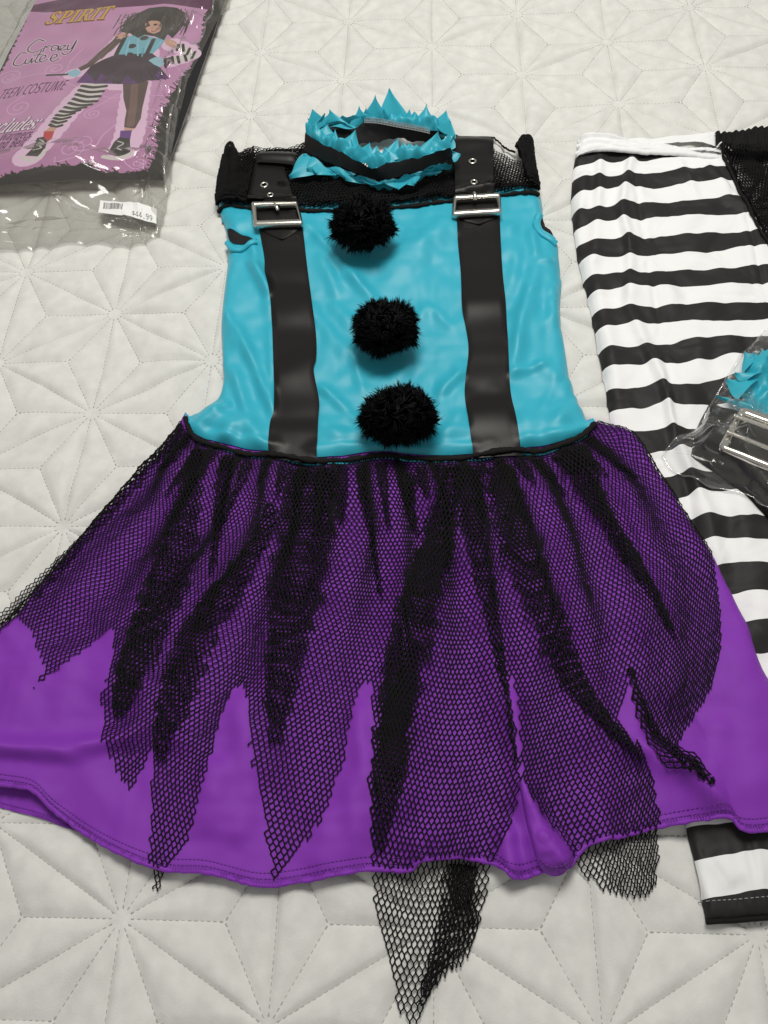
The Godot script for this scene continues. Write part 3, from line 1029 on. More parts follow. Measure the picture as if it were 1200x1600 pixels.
func make_dress() -> void:
	var o := thing("costume_dress", "turquoise and purple clown dress with black suspenders, pompoms and a fishnet overskirt", "dress")
	make_skirt(o)
	make_bodice(o)
	make_yoke(o)
	make_straps(o)
	put("waist_seam", tube(drape(pl([-22.1, -10.82, -21.09, -8.66, -19.54, -7.64, -17.33, -6.78, -14.81, -6.02, -12.71, -5.67, -9.92, -5.24, -7.28, -4.74, -4.78, -4.96, -2.75, -5.35, -0.04, -5.57, 2.67, -5.47, 6.04, -5.12, 9.06, -5.34, 12.09, -5.8, 14.64, -6.1, 17.46, -6.4, 19.51, -7.04, 20.93, -8.01, 22.33, -9.4]), 200, 0.0025, true, 0.008), 0.0031, 8, false, 0.8, 0.6), "black_knit", o)
	make_collar(o)
	for p in [[Vector3(-0.0321, 0.0580, -0.3658), 0.0389, 0.82, 31], [Vector3(-0.0018, 0.0560, -0.2043), 0.0372, 0.86, 32], [Vector3(0.0166, 0.0540, -0.0840), 0.0407, 0.72, 33]]:
		make_pompom(o, p[0], p[1], p[2], p[3])


func make_skirt(o: Node3D) -> void:
	# the far side of the hem, seen inside the opening at the left
	var backh := sheet(pl([-40.01, 25.96, -34.22, 27.33, -30.39, 28.41, -27.6, 30.43, -24.42, 31.89]), pl([-24.42, 31.89, -24.83, 32.7]), pl([-39.09, 29.16, -33.41, 30.52, -29.72, 31.34, -27.25, 32.05, -24.83, 32.7]), pl([-40.01, 25.96, -39.09, 29.16]), 60, 12, {"th": 0.002, "R": 0.004, "edges": [0, 0, 0, 1]})
	var inner := put("skirt_inside", grid_mesh(backh.P, 60, 12), "purple_knit", o)
	var nu := 230
	var nv := 200
	var folds: Array = [[-18.43, -4.41, -21.95, 10.51, 22, 9], [-21.95, 10.51, -24.7, 21.48, 22, 9], [-12.61, 5.56, -17.27, 14.51, 22, 9], [-17.27, 14.51, -18.31, 26.09, 22, 9], [-7.41, -3.53, -8.5, 12.49, 26, 12], [-8.5, 12.49, -8.85, 25.96, 24, 10.5], [7.02, -3.44, 4.39, 8.38, 20, 9], [4.39, 8.38, 2.26, 19.41, 24, 12], [2.26, 19.41, 0.96, 32.27, 24, 12], [11.99, -3.41, 14.31, 8.37, 20, 9], [14.31, 8.37, 17.12, 17.46, 24, 12], [17.12, 17.46, 22.15, 25.56, 20, 9], [9.02, -3.43, 9.99, 8.38, 16, 6], [9.99, 8.38, 12.02, 24.57, 16, 7.5], [20.4, -5.73, 24.47, 7.67, 18, 9], [24.47, 7.67, 26.88, 20.96, 20, 9], [-24.8, -5.27, -30.84, 6.28, 18, 7.5], [-35.07, 25.85, -26.73, 26.2, 12, 15, 0.4], [-26.83, 25.74, -21.5, 24.41, 11, 12, 0.5], [-21.5, 24.41, -20.9, 19, 12, 9], [-32.77, 15.26, -33.31, 23.37, 20, 6], [-29.49, 15.89, -29.25, 22.73, 18, 6], [-12.74, 20.76, -10.73, 28.76, 12, 7.5], [-10.73, 28.76, -11.44, 33.51, 12, 6], [-13.93, 26.59, -13.75, 32.52, 14, 6], [-1.66, 21.25, -0.67, 29.15, 9, 9], [-2.26, 26.99, -1.12, 34.33, 10, 7.5], [-3.49, 30.26, -4.26, 35.39, 14, 6], [12.2, 20.52, 12.52, 27.87, 8, 10.5], [12.52, 27.87, 13.5, 35.04, 8, 15, 0.6], [13.79, 32.05, 15.69, 34.9, 8, 18], [11.16, 31.58, 11.5, 35.67, 8, 15], [22.93, 18.63, 22.97, 25.55, 10, 7.5], [25.63, 26.06, 28.73, 30.26, 8, 13.5, 0.5], [23.04, 24.99, 26.79, 27.4, 10, 12], [30.04, 22.09, 27.23, 29.76, 14, 9], [32.83, 15.49, 32.16, 28.64, 18, 7.5], [3.65, 32.22, 4.2, 34.73, 10, 9], [7.42, 31.13, 7.36, 34.42, 12, 9], [18.89, 28.31, 19.5, 32.95, 12, 9]]
	var crisp := FastNoiseLite.new()
	crisp.seed = 19
	crisp.fractal_type = FastNoiseLite.FRACTAL_RIDGED
	crisp.fractal_octaves = 2
	crisp.frequency = 6.0
	var wave := func(u: float, v: float, p: Vector2) -> float:
		return 0.0022 * crisp.get_noise_2d(p.x * 1.3 - p.y * 0.4, p.y * 0.8) + 0.003 * sin(u * 52.0 + 2.0 * big.get_noise_2d(p.x, p.y)) * smoothstep(1.0, 0.2, v) * (0.4 + 0.6 * smoothstep(0.0, 0.1, v)) + 0.0016 * sin(u * 31.0 + 5.0 * v) * v
	var hem := pl([-40.12, 26.3, -36.42, 27.69, -33.79, 28.68, -30.11, 29.29, -27.89, 30.91, -25.38, 32.43, -22.87, 33.7, -19.56, 34.98, -16.7, 35.59, -13.66, 35.68, -9.75, 36.51, -7.59, 36.46, -4.39, 35.95, -0.11, 35.17, 3.11, 35.15, 3.91, 34.54, 6.33, 34.09, 10.06, 34.52, 11.71, 35.63, 14.17, 35.04, 15.98, 34.8, 16.72, 34.04, 17.99, 32.86, 20.88, 32.09, 24.18, 31.26, 27.43, 30.84, 29.57, 30.7, 30.47, 31.66, 33.13, 31.46, 38.21, 29.72])
	var s := sheet(pl([-22.03, -11.34, -21.17, -9.26, -17.4, -7.37, -12.42, -6.33, -7.54, -5.47, -2.78, -5.92, 2.66, -5.96, 9.07, -5.91, 14.67, -6.67, 19.56, -7.61, 22.08, -9.66]), pl([22.39, -10.66, 26.25, -8.43, 29.11, -2, 31.43, 4.13, 32.52, 7.11, 33.9, 11.58, 34.53, 15.38, 35.4, 19.42, 36.92, 24.44, 38.21, 29.72]),
		hem, pl([-22.53, -12.38, -23.06, -10.97, -25.5, -4.95, -27.89, -0.53, -32.77, 5.94, -35.58, 11.17, -37.57, 13.72, -39.74, 17.7, -40.62, 22.43, -40.12, 26.3]), nu, nv, {"th": 0.012, "R": 0.012, "edges": [1, 0, 1, 0], "wr": folds, "fn": wave, "noise": 0.0018, "gap": 0.0035, "soft": 0.03, "smooth": 3})
	var sk := put("skirt", grid_mesh(s.P, nu, nv), "purple_knit", o)
	# rolled, overlocked hem
	var line := PackedVector3Array()
	var rows := [PackedVector2Array(), PackedVector2Array()]
	for i in nu + 1:
		var q: Vector3 = s.P[nv * (nu + 1) + i]
		line.append(q - Vector3(0, 0.0008, 0) + Vector3(0, 0, 0.0006 * fine.get_noise_2d(q.x * 2.0, q.z)))
		for k in 2:
			var r: Vector3 = s.P[(nv - 2 - 2 * k) * (nu + 1) + i]
			rows[k].append(Vector2(r.x, r.z))
	put("hem", tube(line, 0.0021, 7, false, 0.9, 0.5), "purple_knit", sk)
	var T := Threads.new()
	stitch_row(T, rows[0], 0.0034, 0.0022, 0.00045, 0.0006)
	stitch_row(T, rows[1], 0.0034, 0.0022, 0.00045, 0.0006)
	var edge := PackedVector2Array()
	for q in line:
		edge.append(Vector2(q.x, q.z - 0.002))
	stitch_row(T, edge, 0.0022, 0.0004, 0.0004, 0.0008, 0.0022)
	put_threads("hem_stitches", T, "purple_thread", sk)
	T = Threads.new()
	stitch_row(T, pl([-39.21, 28.77, -33.52, 30.08, -29.82, 30.9, -27.35, 31.62, -25.02, 32.33]), 0.0034, 0.0022, 0.00045, 0.0006)
	put_threads("hem_stitches", T, "purple_thread", inner)

	# a fold of the hem that turns over at the right of the middle
	var turn := sheet(pl([12.27, 28.41, 13.02, 28.72]), pl([13.06, 28.63, 14.23, 30.73, 15.71, 32.55, 16.67, 33.74]), pl([13.63, 34.61, 14.22, 35.19, 15.15, 35.37, 16.02, 34.96, 16.75, 33.65]), pl([12.31, 28.32, 12.72, 30.96, 13.13, 33.1, 13.56, 34.69]), 30, 44, {"th": 0.009, "R": 0.010, "edges": [1, 0, 1, 0], "noise": 0.001, "wr": [[12.98, 29.47, 15.3, 34.52, 6, 3]]})
	put("hem_fold", grid_mesh(turn.P, 30, 44), "purple_knit", sk)
	T = Threads.new()
	stitch_row(T, pl([13.63, 34.24, 14.23, 34.82, 15.16, 34.95, 15.92, 34.54, 16.46, 33.68]), 0.0034, 0.0022, 0.00045, 0.0006)
	stitch_row(T, pl([13.62, 34.44, 14.21, 35.02, 15.14, 35.2, 16.01, 34.74, 16.61, 33.73]), 0.0024, 0.0005, 0.0004, 0.0008, 0.002)
	put_threads("hem_stitches", T, "purple_thread", sk)
	# the net overskirt, cut into points
	var outline := pl([-22.27, -11, -24.3, -8.78, -26.04, -3.49, -29.3, 0.52, -32.85, 4.67, -35.59, 8.66, -37.57, 11.25, -40.36, 15.3, -38.57, 17.24, -36.8, 14.29, -35.55, 12.88, -34.01, 14.27, -32.2, 17.19, -31.61, 18.14, -32.12, 20.21, -29.7, 17.81, -27.12, 15.22, -25.38, 14.16, -25.14, 17.14, -25.22, 19.96, -25.95, 20.58, -25.18, 22.09, -24.39, 25.31, -22.98, 27.56, -21.54, 29.19, -20.61, 27.24, -20.08, 25.54, -19.22, 31.57, -18.47, 37.15, -17.87, 37.53, -17.6, 36.15, -16.46, 34.72, -15.53, 33.18, -14.82, 29.36, -14.43, 27.16, -14.37, 24.9, -13.87, 22.27, -13.18, 20.04, -12.52, 19.54, -11.94, 21.05, -11.25, 24.86, -10.48, 27.93, -9.25, 32.45, -8.1, 36.64, -7.7, 36.44, -5.98, 33.82, -4.24, 31.43, -2.57, 26.44, -1.8, 20.65, -1.15, 19.2, -0.54, 20.04, -0.23, 25.85, -0.19, 31.77, 0.04, 37.01, 0.75, 40.06, 1.75, 43.19, 2.49, 45.67, 3.28, 46.66, 4.25, 45.71, 5.63, 43.18, 7.03, 42.26, 8.03, 41.71, 9.13, 38.48, 9.98, 34.72, 11.69, 31.67, 12.76, 27.33, 12.04, 24, 11.74, 20.52, 12.29, 18.6, 12.57, 22.28, 12.64, 28.68, 13.67, 30.5, 14.66, 31.72, 16.02, 33.32, 17.47, 35.21, 19.15, 36.48, 20.86, 37.01, 22.25, 36.79, 23.38, 35.91, 23.98, 32.87, 24.15, 30.33, 23.9, 26.9, 23.04, 24.99, 21.37, 22.64, 22.29, 19.83, 23.12, 18.02, 23.4, 21, 23.64, 22.73, 24.78, 25.08, 27.03, 28.3, 28.35, 28.7, 26.94, 26.31, 26.36, 24.67, 27.63, 22.69, 29.53, 20.06, 31, 16.12, 31.73, 12.32, 31.83, 8.34, 31.94, 5.72, 30.39, 1.18, 28.91, -3.38, 26.3, -8.28, 23.14, -10.15])
	var gu := 60
	var gv := 60
	var G := coons(pl([-22.44, -11.17, -21.35, -8.5, -17.31, -6.62, -12.35, -5.59, -7.49, -4.74, -2.75, -5.27, 2.67, -5.39, 9.06, -5.26, 14.64, -6.02, 19.51, -7.04, 22.26, -9.4, 23.41, -10.15]), pl([23.53, -10.51, 26.59, -8.8, 29.27, -3.77, 30.81, 0.82, 32.44, 5.32, 32.49, 12.11, 31.68, 18.38, 30.12, 29.09]),
		pl([-42.36, 24.21, -29.65, 34.11, -17.39, 40.35, -6.99, 43.8, 3.25, 47.86, 13.68, 44.6, 21.54, 40.39, 30.47, 28.86]), pl([-22.76, -11.65, -24.9, -9.49, -26.73, -4.13, -30.03, -0.07, -33.55, 4.14, -36.39, 8.18, -38.39, 10.8, -41.03, 15.57, -42, 24.37]), gu, gv)
	T = Threads.new()
	var main := func(u: float, v: float) -> Vector3:
		# the gathers: columns bunch together near the waist and loosen below
		var uu := u + 0.006 * sin(u * 95.0 + 3.0) * smoothstep(0.75, 0.0, v) + 0.010 * big.get_noise_2d(u * 1.4, v * 0.25) * smoothstep(0.0, 0.3, v)
		var q := sample(G, gu, gv, uu, v)
		q += Vector2(0.0008 * fine.get_noise_2d(q.x, q.y), 0.0008 * fine.get_noise_2d(q.x + 3.0, q.y))
		return Vector3(q.x, maxf(hgt(q), soft_hgt(q, 0.01) - 0.001) + 0.0016 + 0.0008 * mid.get_noise_2d(q.x * 0.7, q.y * 0.7), q.y)
	var keep := func(_u, _v, p: Vector3) -> bool:
		return Geometry2D.is_point_in_polygon(Vector2(p.x, p.z), outline)
	net(T, main, 180, 116, 0.00053, keep)
	var over := put_threads("net_overskirt", T, "net", o)
	# its pleats
	for raw in [[-20.42, -6.89, 1.54, -20.17, -2.02, 2.46, -20.38, 4.09, 3.17, -21.13, 8.77, 3.47, -21.98, 14.21, 3.37, -23.03, 19.02, 3.03, -23.52, 22.67, 1.19], [-11.47, 0.35, 1.2, -12.86, 6.28, 1.94, -15.15, 10.49, 2.53, -17.15, 14.51, 3.34, -18.08, 19.28, 3.37, -18.84, 23.79, 2.81, -19.09, 26.66, 1.15], [-7.3, -3.93, 5.14, -7.79, 3.38, 5.33, -8.22, 10.47, 4.75, -8.62, 17.03, 3.97, -8.8, 22.51, 2.91, -8.92, 25.11, 1.03],
			[7.17, -4.23, 1.6, 6.12, 1.92, 2.58, 4.58, 8.25, 3.24, 3.26, 13.95, 3.62, 2.26, 19.29, 3.39, 1.46, 25.83, 3.03, 0.92, 30.71, 2.5, 0.57, 33.8, 1.07], [8.7, -4.06, 2.66, 9.08, 2.3, 2.82, 9.71, 6.99, 2, 10.34, 10.75, 1.58, 11.02, 15.31, 0.95, 11.72, 21.12, 0.57, 12.24, 26.79, 0.44], [12.16, -4.2, 2.91, 12.92, 2.31, 3.31, 14.31, 8.37, 3.56, 15.84, 13.04, 3.22, 17.12, 17.46, 2.78, 18.57, 20.75, 2.38, 21.07, 23.9, 1.44, 22.91, 26.1, 0.54],
			[19.59, -6.39, 3.71, 20.75, -2.19, 2.59, 22.46, 3.43, 1.38, 24.47, 7.67, 1.46, 25.76, 11.04, 1.19, 26.87, 15.22, 0.52], [22.98, 17.72, 0.52, 23.05, 20.12, 0.91, 23.62, 22.44, 1.34, 24.68, 24.97, 1.86, 26.86, 26.86, 1.94, 27.96, 28.44, 0.64], [-22.27, -9.96, 1.29, -24.78, -5.11, 1.54, -27.73, 0.91, 1.36, -30.96, 5.7, 1.06, -34.2, 10.41, 0.78, -36.97, 13.62, 0.58], [-2.26, -3.1, 0.54, -1.5, 1.15, 0.79, -0.47, 6.99, 0.57, 0.15, 11.12, 0.37],
			[2.69, -3.47, 1.74, 2.74, 0.41, 1.05, 3.55, 4.13, 0.58], [-16.85, -5.62, 1.8, -16.76, -2, 1.22, -16.78, 3.36, 0.79, -16.8, 8.42, 0.58], [7.47, 34.47, 2.1, 7.34, 35.95, 2.6, 7.09, 38.53, 2.86, 6.14, 40.85, 2.21, 4.83, 43.11, 1.29, 4, 44.87, 0.49]]:
		T = Threads.new()
		fold(T, raw, 0.0039, 0.004, 2)
		put_threads("net_pleat", T, "net", over)
	# short gathers along the waist seam
	T = Threads.new()
	var waist := pl([-21.71, -9.94, -20.86, -7.89, -17.14, -6.03, -12.21, -4.93, -7.38, -4.09, -2.69, -4.62, 2.69, -4.66, 9.03, -4.61, 14.56, -5.37, 19.39, -6.29, 22.11, -8.63])
	var wp := resample(waist, 46)
	for k in range(1, 46, 2):
		var a := wp[k]
		var len := rng.randf_range(0.02, 0.085)
		var u := float(k) / 46
		var d := (sample(G, gu, gv, u, 0.2) - sample(G, gu, gv, u, 0.0)).normalized()
		fold(T, [a.x * 100, a.y * 100, 1.2, (a.x + d.x * len * 0.5) * 100, (a.y + d.y * len * 0.5) * 100, rng.randf_range(0.7, 1.3), (a.x + d.x * len) * 100, (a.y + d.y * len) * 100, 0.5], 0.0030, 0.003, 1)
	put_threads("net_gathers", T, "net", over)


func make_bodice(o: Node3D) -> void:
	var nu := 170
	var nv := 170
	var inside := sheet(pl([-22.29, -48.37, -13.97, -49.07, 0.44, -49.3, 15.48, -48.88, 18.37, -47.43]), pl([18.37, -47.43, 18.83, -41.62]), pl([-22.23, -42.92, -9.25, -41.92, 7.09, -41.87, 18.83, -41.62]), pl([-22.29, -48.37, -22.23, -42.92]), 60, 12, {"th": 0.003, "R": 0.01, "edges": [1, 0, 1, 0]})
	put("bodice_back", grid_mesh(inside.P, 60, 12), "satin", o)
	var folds: Array = [[-10.46, -40.27, -2.36, -28.04, 7, 6.6, 0.6], [-8.69, -35.4, -5.93, -27.92, 7, 4.8], [-4.98, -32.06, -1.35, -27.31, 6, 4.8], [4.6, -27.07, 7.47, -22.97, 4, 4.8], [4.6, -27.07, 2.48, -22.78, 7, 3.8], [8.65, -40.47, 2.33, -35.42, 14, 5.7], [-4.38, -20.89, -2.63, -13.62, 6, 4.8, 0.4], [-7.54, -15.03, -4, -11.03, 7, 7.6, 0.5], [-4, -11.03, -0.74, -7.04, 7, 5.7, 0.5], [5.74, -13.25, 8.67, -16.77, 8, 8.5, 0.5], [6.05, -7.14, 8.28, -11.31, 8, 5.7], [-4.16, -7.24, -7.09, -10.2, 8, 4.8], [3.25, -18.51, 0.44, -14.91, 8, 3.8], [0.04, -32.46, 7.08, -42.25, 22, 5.7], [-9.72, -27.5, -4.35, -18.63, 9, 4.8], [-6.66, -27.43, -3.71, -22.42, 8, 3.8], [-17.51, -34.55, -14.34, -28.63, 7, 9.5, 0.6], [-17.59, -38.44, -15.89, -31.81, 6, 7.6], [-17.93, -24.16, -14.98, -17.42, 7, 8.5, 0.6], [-14.98, -17.42, -12.18, -10.69, 7, 8.5, 0.6], [-17.62, -17.46, -15.15, -10.72, 8, 7.6, 0.6], [-15.15, -10.72, -12.67, -5.5, 7, 6.6], [-19.23, -11.64, -17.21, -12.67, 7, 7.6, 0.5], [-21.12, -9.76, -18.16, -11.63, 9, 7.6], [-19.45, -26.7, -17.4, -20.75, 6, 5.7], [-17.23, -11.62, -17.06, -6.52, 9, 5.7], [-17.54, -6.53, -15.57, -10.73, 8, 5.7], [-13.96, -24.58, -12.33, -11.56, 4, 5.7], [-15.36, -32.86, -14.05, -25.58, 6, 5.7], [16.31, -29.96, 13.87, -16.33, 8, 8.5, 0.6], [13.66, -16.24, 18.03, -17.71, 5, 7.6, 0.4], [17.3, -39.41, 17.76, -34.12, 5, 7.6], [17.74, -33.69, 19.58, -33.86, 4, 7.6], [17.55, -33.06, 16.27, -23.95, 9, 5.7], [19.45, -29.88, 19.32, -23.89, 10, 6.6], [16.8, -18.28, 18.86, -15.54, 10, 5.7], [14.2, -20.18, 15.16, -27.94, 4, 2.8], [18.57, -15.36, 15.82, -8.86, 5, 3], [14.98, -40.27, 13.94, -34.23, 9, 4.8], [19.09, -11.18, 17.45, -7.04, 9, 5.7], [20.56, -8.48, 16.71, -5.83, 8, 5.7], [15.01, -11.23, 15.4, -6.24, 10, 4.8], [15.73, -36.34, 14.31, -28.98, 8, 4.8], [18.87, -41.86, 18.05, -45.4, 7, 5.7], [-17.73, -32.18, -18.19, -25.06, 1.2, -1.2], [15.32, -28.24, 14.2, -20.18, 1.2, -1.2]]
	var crisp := FastNoiseLite.new()
	crisp.seed = 17
	crisp.fractal_type = FastNoiseLite.FRACTAL_RIDGED
	crisp.fractal_octaves = 2
	crisp.frequency = 8.0
	var pucker := func(_u: float, _v: float, p: Vector2) -> float:
		return 0.0016 * crisp.get_noise_2d(p.x * 1.5 + p.y * 0.5, p.y * 0.7 - p.x * 0.3)
	var s := sheet(pl([-22.82, -45, -21.03, -44.82, -18.43, -44.02, -14.23, -43.52, -9.25, -43.24, -4.32, -43.32, 0.99, -43.61, 7.1, -44.23, 14.04, -45.3, 17.72, -46.01, 18.71, -46.21]), pl([18.88, -47.41, 19.25, -45.47, 19.21, -43.57, 19.37, -41.02, 20.31, -39.62, 20.67, -38.04, 20.57, -35.61, 20.68, -32.92, 20.64, -31.34, 20.17, -27.04, 20.12, -22.32, 20.33, -18.55, 20.82, -14.91, 21.54, -11.84, 22.39, -9.87]),
		pl([-21.95, -10.73, -21.08, -8.58, -19.53, -7.55, -17.32, -6.7, -14.81, -5.94, -12.69, -5.51, -9.9, -5.08, -7.27, -4.58, -4.77, -4.8, -2.75, -5.19, -0.04, -5.41, 2.67, -5.31, 6.04, -4.96, 9.06, -5.18, 12.08, -5.64, 14.63, -5.94, 17.45, -6.24, 19.5, -6.87, 20.91, -7.84, 22.17, -9.15]), pl([-23.26, -46.42, -22.36, -43.97, -21.49, -41.57, -21.05, -39.24, -20.6, -34.73, -20.31, -28.31, -19.98, -24.24, -19.43, -20.31, -19.01, -17.47, -19.07, -14.89, -20.21, -13.46, -21.55, -12.49, -22.37, -11.61]),
		nu, nv, {"th": 0.015, "R": 0.022, "edges": [1, 0, 1, 1], "R2": 0.034, "wr": folds, "noise": 0.0010, "gap": 0.0015, "soft": 0.04, "smooth": 5, "fn": pucker})
	put("bodice", grid_mesh(s.P, nu, nv), "satin", o)
	put("bodice_piping", tube(drape(pl([-21.81, -10.59, -21.02, -8.52, -19.48, -7.5, -17.28, -6.65, -14.76, -5.88, -12.65, -5.46, -9.87, -5.03, -7.24, -4.53, -4.75, -4.75, -2.73, -5.14, -0.03, -5.36, 2.67, -5.26, 6.03, -4.91, 9.05, -5.13, 12.07, -5.59, 14.61, -5.89, 17.43, -6.19, 19.47, -6.82, 20.88, -7.79, 22.06, -9.01]), 120, 0.0006), 0.0016, 7, false, 0.8, 0.1), "satin", o)
	# armholes: a dark slit and a bound edge
	for a in [[pl([-21.12, -40.94, -19.41, -39.62, -17.84, -38.66, -16.94, -37.84]), pl([-21.12, -40.94, -20.55, -38.85, -19.69, -37.81, -18.12, -37.54, -16.94, -37.84]), pl([-20.76, -38.63, -19.94, -37.14, -19.08, -36.67, -17.82, -36.97, -16.83, -37.5])], [pl([18.92, -42.21, 18.44, -40.84, 18.58, -39.25, 19.31, -38.45, 20.21, -37.97]), pl([18.92, -42.21, 19.46, -40.81, 19.98, -39.21, 20.21, -37.97]), pl([18.52, -42.22, 18.02, -40.51, 18.25, -39.04, 19.04, -38.01, 20.23, -37.2])]]:
		var up := resample(a[0], 20)
		var dn := resample(a[1], 20)
		var P := PackedVector3Array()
		for j in 5:
			for i in 21:
				var q := up[i].lerp(dn[i], j / 4.0)
				P.append(Vector3(q.x, hgt(q) + 0.0014, q.y))
		put("armhole_lining", grid_mesh(P, 20, 4), "black_cloth", o)
		put("armhole_binding", tube(drape(a[0], 24, 0.0016), 0.0018, 7, false, 0.8), "satin", o)
		put("armhole_binding", tube(drape(a[2], 24, 0.001), 0.0042, 8, false, 0.7, 0.3), "satin", o)


func make_yoke(o: Node3D) -> void:
	var outline := pl([-23.01, -45.47, -23.41, -49.42, -23.34, -53.89, -22.79, -57.43, -22.46, -57.69, -21.31, -55.38, -19.37, -56.23, -18.98, -56.74, -13.69, -56.79, -12.24, -58.61, -10.18, -56.91, -6.56, -54.66, -2.61, -52.7, 2.08, -53.54, 6.36, -54.66, 7.74, -55.91, 7.79, -59.23, 13.68, -58.71, 15.36, -55.86, 16.2, -55.43, 17.16, -57.63, 18.06, -58.39, 18.55, -56.51, 18.53, -51.88, 18.81, -46.93, 17.81, -46.48, 14.09, -45.65, 7.11, -44.58, 0.97, -43.95, -4.38, -43.65, -9.34, -43.58, -14.35, -43.86, -18.58, -44.36, -21.19, -45.16])
	var a := Vector2(-0.2597, -0.6278)
	var span := 0.50
	var base := PackedVector2Array()
	for layer in 4:
		var T := Threads.new()
		var turn := 0.72 + 0.05 * layer
		var ex := Vector2(cos(turn), sin(turn)) * span
		var ey := Vector2(-sin(turn), cos(turn)) * span
		var at := a + Vector2(0.14, -0.16)
		var lift := 0.001 + 0.0028 * layer
		var f := func(u: float, v: float) -> Vector3:
			var q := at + ex * u + ey * v
			return Vector3(q.x, maxf(hgt(q), soft_hgt(q, 0.01)) + lift + 0.003 * layer * mid.get_noise_2d(q.x * 0.8, q.y * 0.8 + layer), q.y)
		var keep := func(_u, _v, p: Vector3) -> bool:
			return Geometry2D.is_point_in_polygon(Vector2(p.x, p.z), outline)
		net(T, f, 112, 120, 0.00066, keep)
		put_threads("yoke_net", T, "net", o)
	for j in GH:
		for i in GW:
			var q := Vector2(GX + i * GS, GZ + j * GS)
			if q.y < -0.3 and q.x > -0.4 and q.x < 0.3 and Geometry2D.is_point_in_polygon(q, outline):
				heap[j * GW + i] += 0.012
	# crumpled cap sleeves: gathered net, several layers thick
	for c in [[pl([-23.19, -52.22, -22.48, -56.63, -21.11, -54.6, -18.92, -55.43]), pl([-18.92, -55.43, -18.75, -52.05, -18.77, -47.29, -18.6, -44.02]), pl([-22.8, -44.88, -21, -44.58, -18.6, -44.02]), pl([-23.19, -52.22, -23.19, -48.69, -22.8, -44.88]), 3], [pl([16.19, -54.52, 17.07, -56.83, 17.96, -57.58, 18.6, -55.46]), pl([18.6, -55.46, 18.51, -51.12, 18.71, -46.21]), pl([17.4, -46.02, 18.71, -46.21]), pl([16.19, -54.52, 16.83, -50.69, 17.4, -46.02]), 3]]:
		var G := coons(c[0], c[1], c[2], c[3], 16, 16)
		var T := Threads.new()
		for layer in 3:
			var f := func(u: float, v: float) -> Vector3:
				var q := sample(G, 16, 16, u, v)
				return Vector3(q.x, soft_hgt(q) + 0.006 + 0.003 * layer + 0.006 * mid.get_noise_2d(q.x * 1.6 + layer, q.y * 1.6), q.y)
			net(T, f, 18 + 2 * layer, 30, 0.0007, func(_u, _v, _p): return true)
		put_threads("cap_sleeve", T, "net", o)
	for e in [pl([-22.88, -45.12, -23.26, -48.93, -23.27, -53.25, -22.56, -56.9, -21.86, -56.21, -21.18, -54.86]), pl([16.22, -54.78, 17.1, -57.1, 17.99, -57.85, 18.48, -55.99, 18.47, -51.38, 18.75, -46.45])]:
		put("sleeve_edge", tube(drape(e, 40, 0.007, true, 0.006), 0.0022, 8, false, 1.0, 0.5), "black_knit", o)
	put("yoke_edge", tube(drape(pl([-21.31, -55.38, -20.32, -56, -19.14, -56.48, -13.49, -56.52, -12.12, -56.99]), 30, -0.004, true, 0.015), 0.0012, 6, false, 1.0, 0.3), "black_knit", o)
	put("yoke_edge", tube(drape(pl([13.5, -58.58, 15.36, -55.73, 16.27, -55.3]), 30, -0.004, true, 0.015), 0.0014, 6, false, 1.0, 0.3), "black_knit", o)
	put("yoke_seam", tube(drape(pl([-22.73, -44.65, -20.96, -44.59, -18.37, -43.79, -14.17, -43.29, -9.21, -43.01, -4.29, -43.08, 1, -43.38, 7.1, -44, 14.02, -45.07, 17.69, -45.77, 18.68, -45.98]), 120, 0.002), 0.0028, 7, false, 0.8, 0.8), "black_knit", o)


func strap_piece(called: String, parent: Node, l: PackedVector2Array, r: PackedVector2Array, nv: int, lift: float, waves: Array, lay_it := true) -> MeshInstance3D:
	var nu := 12
	var L := resample(l, nv)
	var R := resample(r, nv)
	var P := PackedVector3Array()
	for j in nv + 1:
		var c := (L[j] + R[j]) * 0.5
		var rise := soft_hgt(c, 0.045)
		for i in nu + 1:
			var u := float(i) / nu
			var q := L[j].lerp(R[j], u)
			var y := lerpf(hgt(q), rise, 0.92) + lift + ridges(q, waves) + 0.0008 * sin(PI * u)
			if i == 0 or i == nu:
				y -= 0.0012
			P.append(Vector3(q.x, maxf(y, hgt(q) + 0.0008), q.y))
	for pass_ in 5:
		var Y := PackedFloat32Array()
		for q in P:
			Y.append(q.y)
		for j in range(1, nv):
			for i in nu + 1:
				var k := j * (nu + 1) + i
				P[k].y = maxf(hgt(Vector2(P[k].x, P[k].z)) + 0.0008, (Y[k] * 2.0 + Y[k - nu - 1] + Y[k + nu + 1]) / 4.0)
	if lay_it:
		lay(P, nu, nv)
	return put(called, grid_mesh(P, nu, nv), "vinyl", parent)


func rounded(c: PackedVector2Array, r: float, n := 4) -> PackedVector2Array:
	var o := PackedVector2Array()
	var k := c.size()
	for i in k:
		var p := c[i]
		var a := p + (c[(i - 1 + k) % k] - p).normalized() * r
		var b := p + (c[(i + 1) % k] - p).normalized() * r
		for s in n + 1:
			var t := float(s) / n
			o.append(a.lerp(p, t).lerp(p.lerp(b, t), t))
	return o


